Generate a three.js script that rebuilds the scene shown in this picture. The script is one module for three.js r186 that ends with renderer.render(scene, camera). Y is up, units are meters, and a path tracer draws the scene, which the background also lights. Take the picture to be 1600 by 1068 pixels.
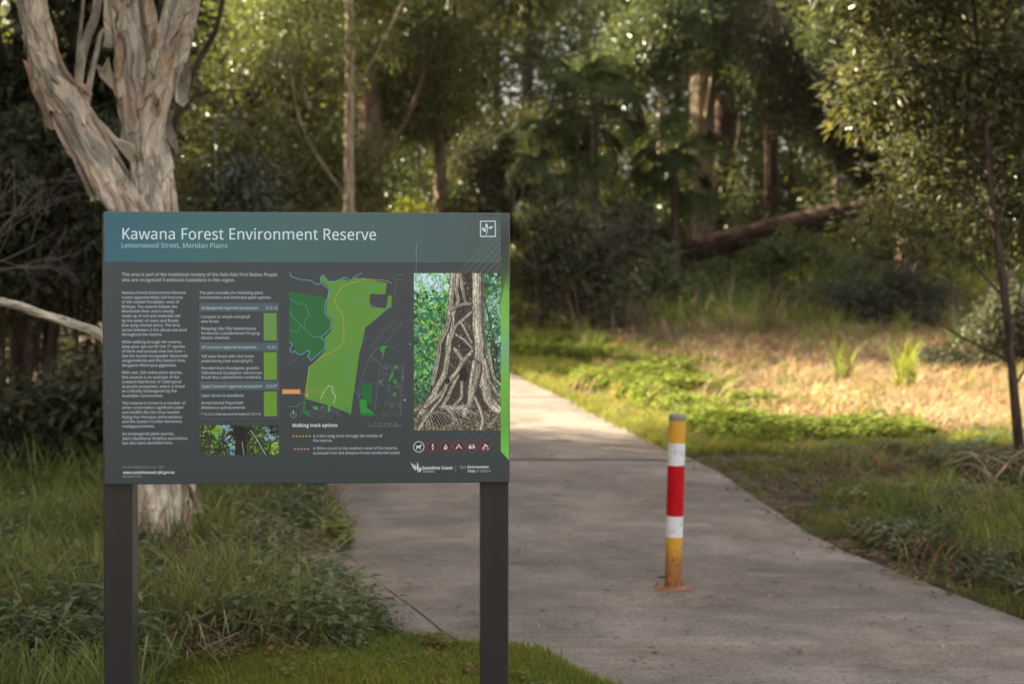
import * as THREE from 'three';
import { mergeGeometries } from 'three/addons/utils/BufferGeometryUtils.js';
import { RoundedBoxGeometry } from 'three/addons/geometries/RoundedBoxGeometry.js';

// ------------------------------------------------------------------ camera, sky, sun, exposure
const scene = new THREE.Scene();
const FPX = 2222, EYE = 1.6;                                  // focal length in photo pixels, eye height in metres
const camera = new THREE.PerspectiveCamera(2 * Math.atan(534 / FPX) * 180 / Math.PI, 1600 / 1068, 0.1, 600);
camera.position.set(0, EYE, 0);
camera.lookAt(0, EYE - 34 / FPX, -1);
camera.focus = 4.27;
camera.userData.fStop = 3.2;
const renderer = new THREE.WebGLRenderer();
renderer.toneMapping = THREE.LinearToneMapping;
renderer.toneMappingExposure = 6.6;
renderer.shadowMap.enabled = true;

const rad = (a) => a * Math.PI / 180;
const SUN_EL = rad(27), SUN_BEHIND = rad(16);                 // low sun from the left, a little beyond the view
const toSun = new THREE.Vector3(-Math.cos(SUN_EL) * Math.cos(SUN_BEHIND), Math.sin(SUN_EL), -Math.cos(SUN_EL) * Math.sin(SUN_BEHIND));
{
  const W = 256, H = 128, data = new Float32Array(W * H * 4), d = new THREE.Vector3();
  for (let j = 0; j < H; j++) for (let i = 0; i < W; i++) {
    const el = ((j + 0.5) / H - 0.5) * Math.PI, az = ((i + 0.5) / W - 0.5) * 2 * Math.PI;
    d.set(Math.cos(el) * Math.cos(az), Math.sin(el), Math.cos(el) * Math.sin(az));
    const up = Math.max(0, d.y), k = Math.pow(1 - up, 2.2), glow = Math.pow(Math.max(0, d.dot(toSun)), 5);
    const below = d.y < 0 ? Math.max(0.25, 1 + d.y * 6) : 1;
    const o = (j * W + i) * 4;
    data[o] = (0.172 + 0.082 * k + 0.3 * glow) * below;
    data[o + 1] = (0.176 + 0.067 * k + 0.2 * glow) * below;
    data[o + 2] = (0.190 + 0.036 * k + 0.1 * glow) * below;
    data[o + 3] = 1;
  }
  const sky = new THREE.DataTexture(data, W, H, THREE.RGBAFormat, THREE.FloatType);
  sky.mapping = THREE.EquirectangularReflectionMapping;
  sky.magFilter = THREE.LinearFilter;
  sky.needsUpdate = true;
  scene.background = sky;
  scene.environment = sky;
}
const sun = new THREE.DirectionalLight(new THREE.Color().setRGB(1, 0.85, 0.61), 5);
sun.position.copy(toSun).multiplyScalar(80).add(new THREE.Vector3(0, 0, -20));
sun.target.position.set(0, 0, -20);
sun.castShadow = true;
Object.assign(sun.shadow.camera, { left: -60, right: 60, top: 60, bottom: -60, near: 1, far: 200 });
scene.add(sun, sun.target);
scene.fog = new THREE.FogExp2(new THREE.Color().setRGB(0.75, 0.7, 0.6), 0.0001);       // a trace of haze among the trees

// ------------------------------------------------------------------ helpers
function rng(seed) {
  let s = seed >>> 0;
  return () => { s = (s + 0x6d2b79f5) | 0; let t = Math.imul(s ^ (s >>> 15), 1 | s); t = (t + Math.imul(t ^ (t >>> 7), 61 | t)) ^ t; return ((t ^ (t >>> 14)) >>> 0) / 4294967296; };
}
const hash3 = (x, y, z) => { let h = Math.imul(x, 374761393) ^ Math.imul(y, 668265263) ^ Math.imul(z, 2147483647 - 1640531527); h = Math.imul(h ^ (h >>> 13), 1274126177); return ((h ^ (h >>> 16)) >>> 0) / 4294967296; };
const sm = (t) => t * t * (3 - 2 * t), mix = (a, b, t) => a + (b - a) * t, clamp = (x, a = 0, b = 1) => Math.min(b, Math.max(a, x));
const step = (x, a, b) => sm(clamp((x - a) / (b - a)));
function noise3(x, y, z, per = 0) {
  const xi = Math.floor(x), yi = Math.floor(y), zi = Math.floor(z), u = sm(x - xi), v = sm(y - yi), w = sm(z - zi);
  let x0 = xi, x1 = xi + 1, y0 = yi, y1 = yi + 1;
  if (per) { x0 = ((x0 % per) + per) % per; x1 = (x0 + 1) % per; y0 = ((y0 % per) + per) % per; y1 = (y0 + 1) % per; }
  const a = hash3(x0, y0, zi), b = hash3(x1, y0, zi), c = hash3(x0, y1, zi), d = hash3(x1, y1, zi), l = a + (b - a) * u, m = c + (d - c) * u, p = l + (m - l) * v;
  const e = hash3(x0, y0, zi + 1), f = hash3(x1, y0, zi + 1), g = hash3(x0, y1, zi + 1), h = hash3(x1, y1, zi + 1), q = e + (f - e) * u, r = g + (h - g) * u;
  return p + (q + (r - q) * v - p) * w;
}
function fbm(x, y, z = 0, oct = 4, per = 0) {
  let s = 0, a = 0.5, t = 0;
  for (let i = 0; i < oct; i++) { s += a * noise3(x, y, z + i * 17, per); t += a; a *= 0.5; x *= 2; y *= 2; z *= 2; per *= 2; }
  return s / t;
}
const n2 = (x, z, s = 0) => noise3(x, z, s + 0.5);
const numbers = {};
const numbered = (n) => { const k = (numbers[n] = (numbers[n] ?? -1) + 1); return k ? `${n}_${String(k).padStart(3, '0')}` : n; };
function tag(o, label, category, group, kind) {
  if (label) o.userData.label = label;
  if (category) o.userData.category = category;
  if (group) o.userData.group = group;
  if (kind) o.userData.kind = kind;
  return o;
}
function shade(o) { o.traverse((c) => { if (c.isMesh) c.castShadow = c.receiveShadow = true; }); return o; }
function thing(name, x, y, z, turn = 0) {
  const g = new THREE.Group(); g.name = numbered(name); g.position.set(x, y, z); g.rotation.y = turn; scene.add(g); return g;
}
function part(parent, name, geo, mat, kind) {
  const m = new THREE.Mesh(geo, mat); m.name = name; m.castShadow = m.receiveShadow = true; parent.add(m);
  if (kind) m.userData.kind = kind;
  return m;
}
function texture(w, h, fn, srgb = true) {                    // fn(u, v) gives [r, g, b] as 0..1
  const data = new Uint8Array(w * h * 4);
  for (let j = 0; j < h; j++) for (let i = 0; i < w; i++) {
    const c = fn(i / w, j / h), o = (j * w + i) * 4;
    for (let k = 0; k < 3; k++) data[o + k] = clamp(c[k] ?? c[0]) * 255;
    data[o + 3] = 255;
  }
  const t = new THREE.DataTexture(data, w, h, THREE.RGBAFormat);
  t.wrapS = t.wrapT = THREE.RepeatWrapping; t.magFilter = THREE.LinearFilter; t.needsUpdate = true;
  if (srgb) t.colorSpace = THREE.SRGBColorSpace;
  return t;
}
const rep = (t, x, y = x) => { const c = t.clone(); c.repeat.set(x, y); c.needsUpdate = true; return c; };
const lin = (r, g, b) => new THREE.Color().setRGB(r, g, b);

class Geo {                                                   // collects triangles with vertex colours
  constructor() { this.p = []; this.c = []; this.u = []; this.i = []; }
  v(x, y, z, c = [1, 1, 1], u = 0, w = 0) { this.p.push(x, y, z); this.c.push(...c); this.u.push(u, w); return this.p.length / 3 - 1; }
  t(a, b, c) { this.i.push(a, b, c); }
  build() {
    const g = new THREE.BufferGeometry();
    g.setAttribute('position', new THREE.Float32BufferAttribute(this.p, 3));
    g.setAttribute('color', new THREE.Float32BufferAttribute(this.c, 3));
    g.setAttribute('uv', new THREE.Float32BufferAttribute(this.u, 2));
    g.setIndex(this.i); g.computeVertexNormals(); return g;
  }
}
const V = (x, y, z) => new THREE.Vector3(x, y, z);

// ------------------------------------------------------------------ the lie of the land
const rise = (d) => d < 9 ? 0 : d < 20 ? 0.03 * (d - 9) : d < 24 ? 0.33 + 0.07 * (d - 20) : d < 45 ? 0.61 + 0.105 * (d - 24) : 2.815 + 0.02 * (d - 45);
const lerpTable = (T) => (d) => {
  if (d <= T[0][0]) return T[0][1];
  for (let i = 1; i < T.length; i++) if (d <= T[i][0]) { const t = (d - T[i - 1][0]) / (T[i][0] - T[i - 1][0]); return mix(T[i - 1][1], T[i][1], t); }
  return T[T.length - 1][1];
};
const pathL = lerpTable([[-6, 4.4], [2, 1.7], [4, 0.95], [6, 0.16], [7.26, -0.33], [9.36, -1.04], [12.7, -1.78], [16, -2.3], [20, -2.75], [25, -3.7], [30, -5.2], [36, -7.5], [44, -11]]);
const pathR = lerpTable([[-6, 12], [2, 6.4], [4, 4.9], [5, 4.15], [6, 3.5], [7, 2.97], [7.6, 2.73], [8.3, 2.59], [9.1, 2.43], [9.7, 2.27], [10.6, 2.15], [13.8, 1.98], [16.8, 1.52], [20.8, 0.94], [25, -0.05], [30, -1.75], [36, -4.2], [44, -7.6]]);
const EDGE = 0.42;                                            // concrete edging strip left of the path, between 6.7 and 10.6 m
const onPath = (x, d, m = 0) => d < 44 && x > pathL(d) - m - (d > 6.4 && d < 10.6 ? EDGE : 0) && x < pathR(d) + m;
function ground(x, d) {
  let h = rise(d);
  const off = Math.max(pathL(d) - (d > 6.4 && d < 10.6 ? EDGE : 0) - x, x - pathR(d));   // metres off the path, negative on it
  if (d < 44 && off < 0.02) return h - 0.13 * step(-off, -0.02, 0.1) + (off > -0.02 ? 0 : 0);
  const rough = step(off, 0.05, 1.2);
  h += rough * ((n2(x * 0.5, d * 0.5, 3) - 0.5) * 0.22 + (n2(x * 2.1, d * 2.1, 5) - 0.5) * 0.07 + (n2(x * 6, d * 6, 8) - 0.5) * 0.025);
  if (x > 0) h += step(off, 0.3, 3) * step(16 - d, 0, 6) * 0.16;             // the right verge is a low bank near the camera
  return h;
}
const at = (px, py, d) => V((px - 800) / FPX * d, EYE - (py - 500) / FPX * d, -d);      // a point seen at a photo pixel, d metres off
const X = (px, d) => (px - 800) / FPX * d;

// ------------------------------------------------------------------ materials
const soilMap = texture(512, 512, (u, v) => {
  const a = fbm(u * 8, v * 8, 1, 5, 8), b = fbm(u * 40, v * 40, 7, 3, 40), c = noise3(u * 120, v * 120, 3, 120);
  const k = 0.5 + 0.6 * (a - 0.5) + 0.5 * (b - 0.5) + (c > 0.86 ? 0.22 : 0);
  return [k * 0.98, k * 0.9, k * 0.8];
});
const concreteMap = texture(1024, 1024, (u, v) => {
  const big = fbm(u * 5, v * 5, 2, 4, 5), mid = fbm(u * 18, v * 18, 9, 3, 18), fine = noise3(u * 420, v * 420, 5, 420), pit = noise3(u * 160, v * 160, 6, 160), drag = noise3(u * 7, v * 150, 4, 150) * 0.5 + noise3(u * 16, v * 260, 8, 260) * 0.5;
  let k = 0.80 + 0.3 * (big - 0.5) + 0.26 * (mid - 0.5) + 0.24 * (fine - 0.5) + 0.14 * (drag - 0.5);
  if (pit > 0.9) k -= 0.18; if (pit < 0.05) k += 0.12;
  const warm = noise3(u * 6, v * 6, 33, 6) - 0.5;
  return [k * (1 + 0.02 * warm), k * 0.985, k * (0.965 - 0.03 * warm)];
});
const concreteBump = texture(512, 512, (u, v) => [0.5 + 0.5 * (noise3(u * 200, v * 200, 5, 200) - 0.5) + 0.7 * (fbm(u * 30, v * 30, 2, 3, 30) - 0.5)], false);
const paperLook = (u, v) => {
  const w = fbm(u * 5, v * 5, 3, 3, 5) - 0.5, uu = u + w * 0.10, vv = v + w * 0.25;
  return { streak: fbm(uu * 30, vv * 5, 11, 4, 0), patch: fbm(uu * 6, vv * 4, 21, 3, 0), layer: noise3(uu * 12, vv * 3, 41) * 5 % 1, fine: noise3(uu * 130, vv * 26, 51) };
};
const paperMap = texture(512, 1024, (u, v) => {
  const { streak, patch, layer, fine } = paperLook(u, v), pink = step(patch, 0.52, 0.68), grey = step(0.5 - patch, 0, 0.18), s = 0.66 + 0.72 * streak + 0.2 * (fine - 0.5);
  let c = [0.84, 0.80, 0.735];
  c = c.map((q, i) => mix(mix(q, [0.78, 0.69, 0.62][i], pink * 0.65), [0.64, 0.62, 0.59][i], grey * 0.7));
  const dark = layer < 0.05 ? 0.72 : layer < 0.12 ? 0.88 : 1;
  return c.map((q) => q * s * dark);
});
const paperBump = texture(512, 1024, (u, v) => { const { streak, layer, fine } = paperLook(u, v); return [streak * 0.6 + layer * 0.3 + fine * 0.15]; }, false);
const barkMap = texture(256, 512, (u, v) => {
  const s = fbm(u * 18, v * 5, 3, 4, 18), p = fbm(u * 5, v * 5, 8, 3, 5), k = 0.35 + 0.75 * s + 0.3 * (p - 0.5);
  return [k, k * 0.95, k * 0.88];
});
const std = (o) => new THREE.MeshStandardMaterial(o);
const phys = (o) => new THREE.MeshPhysicalMaterial(o);
const M = {
  paper: std({ map: paperMap, bumpMap: paperBump, bumpScale: 0.016, roughness: 0.85, color: lin(0.81, 0.785, 0.755) }),
  flap: phys({ map: paperMap, bumpMap: paperBump, bumpScale: 0.006, roughness: 0.9, color: lin(0.81, 0.775, 0.735), transmission: 0.1, side: THREE.DoubleSide }),
  innerBark: std({ map: paperMap, roughness: 0.9, color: lin(0.60, 0.47, 0.38), side: THREE.DoubleSide }),
  bark: std({ map: barkMap, bumpMap: barkMap, bumpScale: 0.02, roughness: 0.95, color: lin(0.30, 0.23, 0.18) }),
  paleBark: std({ map: barkMap, bumpMap: barkMap, bumpScale: 0.01, roughness: 0.9, color: lin(0.52, 0.44, 0.36) }),
  darkBark: std({ map: barkMap, bumpMap: barkMap, bumpScale: 0.02, roughness: 0.95, color: lin(0.12, 0.09, 0.075) }),
  redBark: std({ map: barkMap, bumpMap: barkMap, bumpScale: 0.03, roughness: 0.95, color: lin(0.12, 0.07, 0.055) }),
  twig: std({ color: lin(0.17, 0.15, 0.13), roughness: 0.95 }),
};
const leafMat = (r, g, b, o = {}) => phys({ color: lin(r, g, b), vertexColors: true, roughness: 1, transmission: 0.4, thickness: 0, clearcoat: 0.9, clearcoatRoughness: 0.24, specularIntensity: 0.5, side: THREE.DoubleSide, ...o });
const L = {
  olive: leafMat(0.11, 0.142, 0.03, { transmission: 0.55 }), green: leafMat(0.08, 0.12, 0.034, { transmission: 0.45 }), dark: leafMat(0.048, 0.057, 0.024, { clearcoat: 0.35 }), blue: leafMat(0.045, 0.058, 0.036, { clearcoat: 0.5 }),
  bright: leafMat(0.21, 0.25, 0.035, { clearcoat: 0, specularIntensity: 0.15 }), fresh: leafMat(0.1, 0.15, 0.035), sapling: leafMat(0.088, 0.108, 0.03, { transmission: 0.5 }), palm: leafMat(0.05, 0.062, 0.02, { clearcoat: 0.08, specularIntensity: 0.15, clearcoatRoughness: 0.4 }),
  grass: leafMat(0.165, 0.215, 0.078, { clearcoat: 0.06, specularIntensity: 0.3, transmission: 0.35 }), lawn: leafMat(0.2, 0.25, 0.075, { clearcoat: 0, specularIntensity: 0.2, transmission: 0.35 }),
  turf: leafMat(0.15, 0.198, 0.055, { clearcoat: 0, specularIntensity: 0.25, transmission: 0.35 }), straw: leafMat(0.44, 0.36, 0.27, { clearcoat: 0, transmission: 0.15 }), weed: leafMat(0.12, 0.18, 0.066, { clearcoat: 0.25 }), litter: leafMat(0.24, 0.15, 0.09, { clearcoat: 0.1, transmission: 0.1 }),
};

// ------------------------------------------------------------------ plant shapes
function leaf(g, p, dir, nrm, len, wid, c, curl = 0.12) {     // a leaf folded along its midrib
  const side = V().crossVectors(dir, nrm).normalize(), n = V().crossVectors(side, dir).normalize();
  const q = (t, s, h) => { const w = p.clone().addScaledVector(dir, len * t).addScaledVector(side, wid * s).addScaledVector(n, len * h); return g.v(w.x, w.y, w.z, c, t, s + 0.5); };
  const a = q(0, 0, 0), l = q(0.42, 0.5, 0.03), r = q(0.42, -0.5, 0.03), m = q(0.45, 0, -curl * 0.4), e = q(1, 0, -curl);
  g.t(a, m, l); g.t(a, r, m); g.t(l, m, e); g.t(m, r, e);
}
const sph = (R) => { const z = R() * 2 - 1, a = R() * 6.2832, s = Math.sqrt(1 - z * z); return V(s * Math.cos(a), z, s * Math.sin(a)); };
function clump(seed, n, radius, len, wid, droop = 0.5) {
  const R = rng(seed), g = new Geo();
  for (let i = 0; i < n; i++) {
    const o = sph(R), p = o.clone().multiplyScalar(radius * Math.pow(R(), 0.45)); p.y *= 0.75;
    const dir = o.add(sph(R).multiplyScalar(0.9)).normalize(); dir.y -= droop * R(); dir.normalize();
    const nr = sph(R); nr.y = Math.abs(nr.y) + 0.6; const k = 0.6 + 0.8 * R(), y = R();
    leaf(g, p, dir, nr.normalize(), len * (0.7 + 0.6 * R()), wid * (0.7 + 0.6 * R()), [k * (1 + 0.35 * y * y), k, k * (1 - 0.2 * y)]);
  }
  return g.build();
}
const C = {
  broad: [1, 2, 3].map((s) => clump(s, 46, 0.46, 0.14, 0.056)),
  euc: [4, 5].map((s) => clump(s, 46, 0.5, 0.16, 0.034, 1.3)),
  fine: [6, 7].map((s) => clump(s, 44, 0.36, 0.105, 0.04, 0.7)),
  shrub: [8, 9].map((s) => clump(s, 44, 0.3, 0.095, 0.042, 0.7)),
  far: [10, 11].map((s) => clump(s, 80, 1.15, 0.25, 0.11, 0.7)),
};
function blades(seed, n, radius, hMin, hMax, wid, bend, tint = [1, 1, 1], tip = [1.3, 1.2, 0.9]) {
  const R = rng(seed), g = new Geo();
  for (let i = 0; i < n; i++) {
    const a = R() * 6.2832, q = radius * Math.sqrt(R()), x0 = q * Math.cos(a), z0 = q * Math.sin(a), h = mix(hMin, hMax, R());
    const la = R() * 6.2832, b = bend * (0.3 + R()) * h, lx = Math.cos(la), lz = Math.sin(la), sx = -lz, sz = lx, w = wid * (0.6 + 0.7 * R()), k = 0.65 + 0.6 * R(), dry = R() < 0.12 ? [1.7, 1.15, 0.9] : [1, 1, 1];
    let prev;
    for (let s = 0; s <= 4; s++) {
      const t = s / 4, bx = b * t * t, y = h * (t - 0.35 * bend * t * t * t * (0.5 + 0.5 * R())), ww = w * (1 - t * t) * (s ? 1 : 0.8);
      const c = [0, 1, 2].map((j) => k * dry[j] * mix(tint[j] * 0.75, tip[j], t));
      const px = x0 + lx * bx, pz = z0 + lz * bx;
      if (s === 4) { const e = g.v(px, y, pz, c, 0.5, 1); g.t(prev[0], prev[1], e); break; }
      const l = g.v(px - sx * ww / 2, y, pz - sz * ww / 2, c, 0, t), r = g.v(px + sx * ww / 2, y, pz + sz * ww / 2, c, 1, t);
      if (prev) { g.t(prev[0], prev[1], l); g.t(prev[1], r, l); }
      prev = [l, r];
    }
  }
  return g.build();
}
function weed(seed, n, h, len, wid) {                         // stems with paired leaves
  const R = rng(seed), g = new Geo();
  for (let i = 0; i < n; i++) {
    const a = R() * 6.2832, base = V(Math.cos(a), 0, Math.sin(a)).multiplyScalar(0.1 * R()), top = base.clone().add(V((R() - 0.5) * 0.5 * h, h * (0.6 + 0.5 * R()), (R() - 0.5) * 0.5 * h));
    for (let k = 1; k <= 6; k++) {
      const p = base.clone().lerp(top, k / 6), aa = k * 2.4 + a;
      for (const s of [0, Math.PI]) {
        const dir = V(Math.cos(aa + s), 0.25 - 0.5 * R(), Math.sin(aa + s)).normalize(), kk = 0.6 + 0.7 * R(), y = R() * R();
        leaf(g, p, dir, V(0, 1, 0.01), len * (0.6 + 0.6 * R()), wid * (0.7 + 0.5 * R()), [kk * (1 + 0.5 * y), kk, kk * (1 - 0.2 * y)], 0.25);
      }
    }
    const q = V().subVectors(top, base), s = V(-q.z, 0, q.x).normalize().multiplyScalar(0.0025), c = [0.8, 0.7, 0.6];
    const i0 = g.v(base.x - s.x, base.y, base.z - s.z, c), i1 = g.v(base.x + s.x, base.y, base.z + s.z, c), i2 = g.v(top.x, top.y, top.z, c); g.t(i0, i1, i2);
  }
  return g.build();
}
function litterLeaves(seed, n, radius, len, wid) {
  const R = rng(seed), g = new Geo();
  for (let i = 0; i < n; i++) {
    const a = R() * 6.2832, q = radius * Math.sqrt(R()), dir = V(Math.cos(R() * 6.28), (R() - 0.4) * 0.5, Math.sin(R() * 6.28)).normalize(), k = 0.5 + 0.9 * R();
    leaf(g, V(q * Math.cos(a), 0.008 + 0.03 * R(), q * Math.sin(a)), dir, V(R() - 0.5, 1, R() - 0.5).normalize(), len * (0.5 + R()), wid * (0.5 + R()), [k, k * (0.85 + 0.2 * R()), k * (0.75 + 0.3 * R())], 0.3 * (R() - 0.3));
  }
  return g.build();
}
// instances: list of [x, y, z, scale, turn, tilt, r, g, b]
const dummy = new THREE.Object3D();
function instances(parent, name, geo, mat, list) {
  const m = new THREE.InstancedMesh(geo, mat, list.length), c = new THREE.Color();
  list.forEach((e, i) => {
    dummy.position.set(e[0], e[1], e[2]); dummy.rotation.set(e[5] || 0, e[4] || 0, (e[5] || 0) * 0.6); dummy.scale.setScalar(e[3]); dummy.updateMatrix();
    m.setMatrixAt(i, dummy.matrix); m.setColorAt(i, c.setRGB(e[6] ?? 1, e[7] ?? 1, e[8] ?? 1));
  });
  m.name = name; m.castShadow = m.receiveShadow = true; m.userData.kind = 'stuff'; parent.add(m);
  return m;
}
// a tapered, uneven limb along points; keeps its frames so that bark can be hung on it
class Limb {
  constructor(pts, radii, o = {}) {
    const { rings = 24, sides = 10, rough = 0.06, freq = 6, ridge = 0, seed = 1, closed = true } = o;
    this.curve = new THREE.CatmullRomCurve3(pts, false, 'centripetal'); this.radii = radii; this.rings = rings;
    this.frames = this.curve.computeFrenetFrames(rings, false); this.len = this.curve.getLength();
    this.rough = rough; this.freq = freq; this.ridge = ridge; this.seed = seed;
    const g = new Geo();
    for (let i = 0; i <= rings; i++) for (let j = 0; j <= sides; j++) {
      const p = this.at(i / rings, (j % sides) / sides * 6.2832);
      g.v(p.x, p.y, p.z, [1, 1, 1], j / sides * 6.2832 * Math.max(...radii), i / rings * this.len);
    }
    const w = sides + 1;
    for (let i = 0; i < rings; i++) for (let j = 0; j < sides; j++) { const a = i * w + j; g.t(a, a + w, a + 1); g.t(a + 1, a + w, a + w + 1); }
    if (closed) for (const e of [0, rings]) { const p = this.curve.getPointAt(e / rings), c = g.v(p.x, p.y, p.z); for (let j = 0; j < sides; j++) e ? g.t(e * w + j, c, e * w + j + 1) : g.t(j, j + 1, c); }
    this.geo = g.build();
    // smooth the seam
    const n = this.geo.attributes.normal;
    for (let i = 0; i <= rings; i++) { const a = i * w, b = a + sides, v = V(n.getX(a) + n.getX(b), n.getY(a) + n.getY(b), n.getZ(a) + n.getZ(b)).normalize(); n.setXYZ(a, v.x, v.y, v.z); n.setXYZ(b, v.x, v.y, v.z); }
  }
  radius(t) { const k = t * (this.radii.length - 1), i = Math.min(this.radii.length - 2, Math.floor(k)); return mix(this.radii[i], this.radii[i + 1], sm(k - i)); }
  at(t, a, out = 0) {
    const c = this.curve.getPointAt(clamp(t)), k = clamp(t) * this.rings, i = Math.min(this.rings, Math.round(k)), N = this.frames.normals[i], B = this.frames.binormals[i];
    const d = V().addScaledVector(N, Math.cos(a)).addScaledVector(B, Math.sin(a)), r = this.radius(clamp(t));
    const q = c.clone().addScaledVector(d, r);
    const nz = noise3(q.x * this.freq + this.seed, q.y * this.freq * 0.5, q.z * this.freq) - 0.5, rg = this.ridge ? (noise3(Math.cos(a) * 3 + 5, t * this.len * 1.2 + this.seed, Math.sin(a) * 3 + 5) - 0.5) * this.ridge : 0;
    return c.addScaledVector(d, r * (1 + this.rough * nz * 2) + rg + out);
  }
}
const limb = (pts, radii, o) => new Limb(pts, radii, o).geo;

// ------------------------------------------------------------------ ground, path
{
  const axis = (stops) => { const a = []; for (let i = 0; i < stops.length - 1; i++) { const [x0, s] = stops[i], x1 = stops[i + 1][0], n = Math.round((x1 - x0) / s); for (let k = 0; k < n; k++) a.push(x0 + (x1 - x0) * k / n); } a.push(stops[stops.length - 1][0]); return a; };
  const xs = axis([[-260, 20], [-60, 5], [-20, 1], [-9, 0.3], [-5, 0.12], [7, 0.3], [12, 1], [24, 5], [60, 20], [260]]);
  const ds = axis([[-120, 15], [-15, 2], [3, 0.12], [17, 0.25], [30, 0.6], [50, 2], [80, 10], [400]]);
  const g = new Geo();
  for (const d of ds) for (const x of xs) {
    const f = fbm(x * 0.35, d * 0.35, 4, 3), m = fbm(x * 1.3, d * 1.3, 9, 3);
    // bare mulch on the right beyond 17 m, damp soil by the path, mossy elsewhere
    const mulch = step(x, 2.2, 4.2) * step(d, 15, 18) * step(46 - d, 0, 6), moss = step(m, 0.42, 0.62) * (1 - mulch);
    let c = [0.1, 0.075, 0.052];
    const lump = fbm(x * 2.2, d * 1.4, 14, 3);
    c = [0, 1, 2].map((j) => mix(c[j], [0.22, 0.175, 0.135][j], mulch * step(lump, 0.3, 0.62)));
    c = [0, 1, 2].map((j) => mix(c[j], [0.09, 0.1, 0.035][j], moss * 0.6));
    g.v(x, ground(x, d), -d, c.map((q) => q * (0.7 + 0.7 * f)), x / 1.7, d / 1.7);
  }
  const w = xs.length;
  for (let i = 0; i < ds.length - 1; i++) for (let j = 0; j < w - 1; j++) { const a = i * w + j; g.t(a, a + 1, a + w); g.t(a + 1, a + w + 1, a + w); }
  const m = new THREE.Mesh(g.build(), std({ map: soilMap, bumpMap: soilMap, bumpScale: 0.03, roughness: 1, vertexColors: true, color: lin(2.3, 2.3, 2.3) }));
  m.name = 'ground'; m.receiveShadow = true; m.castShadow = true; scene.add(tag(m, 'brown soil with leaf litter and thin moss around the path', null, null, 'structure'));

  const path = new THREE.Group(); path.name = 'path'; scene.add(tag(path, 'wide worn concrete path curving away behind the sign', null, null, 'structure'));
  const pm = std({ map: concreteMap, bumpMap: concreteBump, bumpScale: 0.004, roughness: 0.88, color: lin(0.295, 0.248, 0.218) });
  function slab(d0, d1, left, right) {
    const gg = new Geo(), n = Math.max(2, Math.ceil((d1 - d0) / 0.3)), cols = 8, T = [];
    for (let i = 0; i <= n; i++) {
      const d = mix(d0, d1, i / n), jl = (n2(d * 3, 1, 1) - 0.5) * 0.03, jr = (n2(d * 3, 7, 2) - 0.5) * 0.03;
      const row = [];
      for (let k = 0; k <= cols; k++) { const x = mix(left(d) + jl, right(d) + jr, k / cols); row.push([x, rise(d) + 0.012 * 4 * (k / cols) * (1 - k / cols), -d]); }
      T.push(row);
    }
    const id = T.map((r) => r.map((p) => gg.v(...p, [1, 1, 1], p[0] / 3.7, -p[2] / 3.7)));
    for (let i = 0; i < n; i++) for (let k = 0; k < cols; k++) { gg.t(id[i][k], id[i][k + 1], id[i + 1][k]); gg.t(id[i][k + 1], id[i + 1][k + 1], id[i + 1][k]); }
    const rim = [...T[0].map((p) => p), ...T.slice(1).map((r) => r[cols]), ...T[n].slice(0, cols).reverse(), ...T.slice(1, n).map((r) => r[0]).reverse()];
    for (let i = 0; i < rim.length; i++) {
      const a = rim[i], b = rim[(i + 1) % rim.length], q = [a, b].flatMap((p) => [gg.v(p[0], p[1], p[2], [1, 1, 1], p[0] / 3.7, -p[2] / 3.7), gg.v(p[0], p[1] - 0.11, p[2], [1, 1, 1], p[0] / 3.7, -p[2] / 3.7 + 0.03)]);
      gg.t(q[0], q[1], q[2]); gg.t(q[2], q[1], q[3]);
    }
    part(path, 'slab', gg.build(), pm);
  }
  const J = [-5, 2.5, 14.5, 21.5, 28, 35, 43];
  for (let i = 0; i < J.length - 1; i++) slab(J[i] + 0.022, J[i + 1] - 0.022, (d) => pathL(d), (d) => pathR(d));
  const dirt = std({ map: soilMap, roughness: 1, color: lin(0.2, 0.17, 0.15) });          // dirt packed into the joints
  for (const j of J.slice(2, 5)) { const gg = new Geo(); let prev; for (let k = 0; k <= 24; k++) { const x = mix(pathL(j), pathR(j), k / 24), w = 0.035 + 0.03 * n2(x * 5, j, 3), y = rise(j) + 0.048 * (k / 24) * (1 - k / 24) + 0.004, a = gg.v(x, y, -j + w, [1, 1, 1], x, 0), b = gg.v(x, y, -j - w, [1, 1, 1], x, 0.1); if (prev) { gg.t(prev[0], a, prev[1]); gg.t(prev[1], a, b); } prev = [a, b]; } part(path, 'joint', gg.build(), dirt); }
  slab(6.45, 10.55, (d) => pathL(d) - EDGE, (d) => pathL(d) - 0.014);
}

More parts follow.
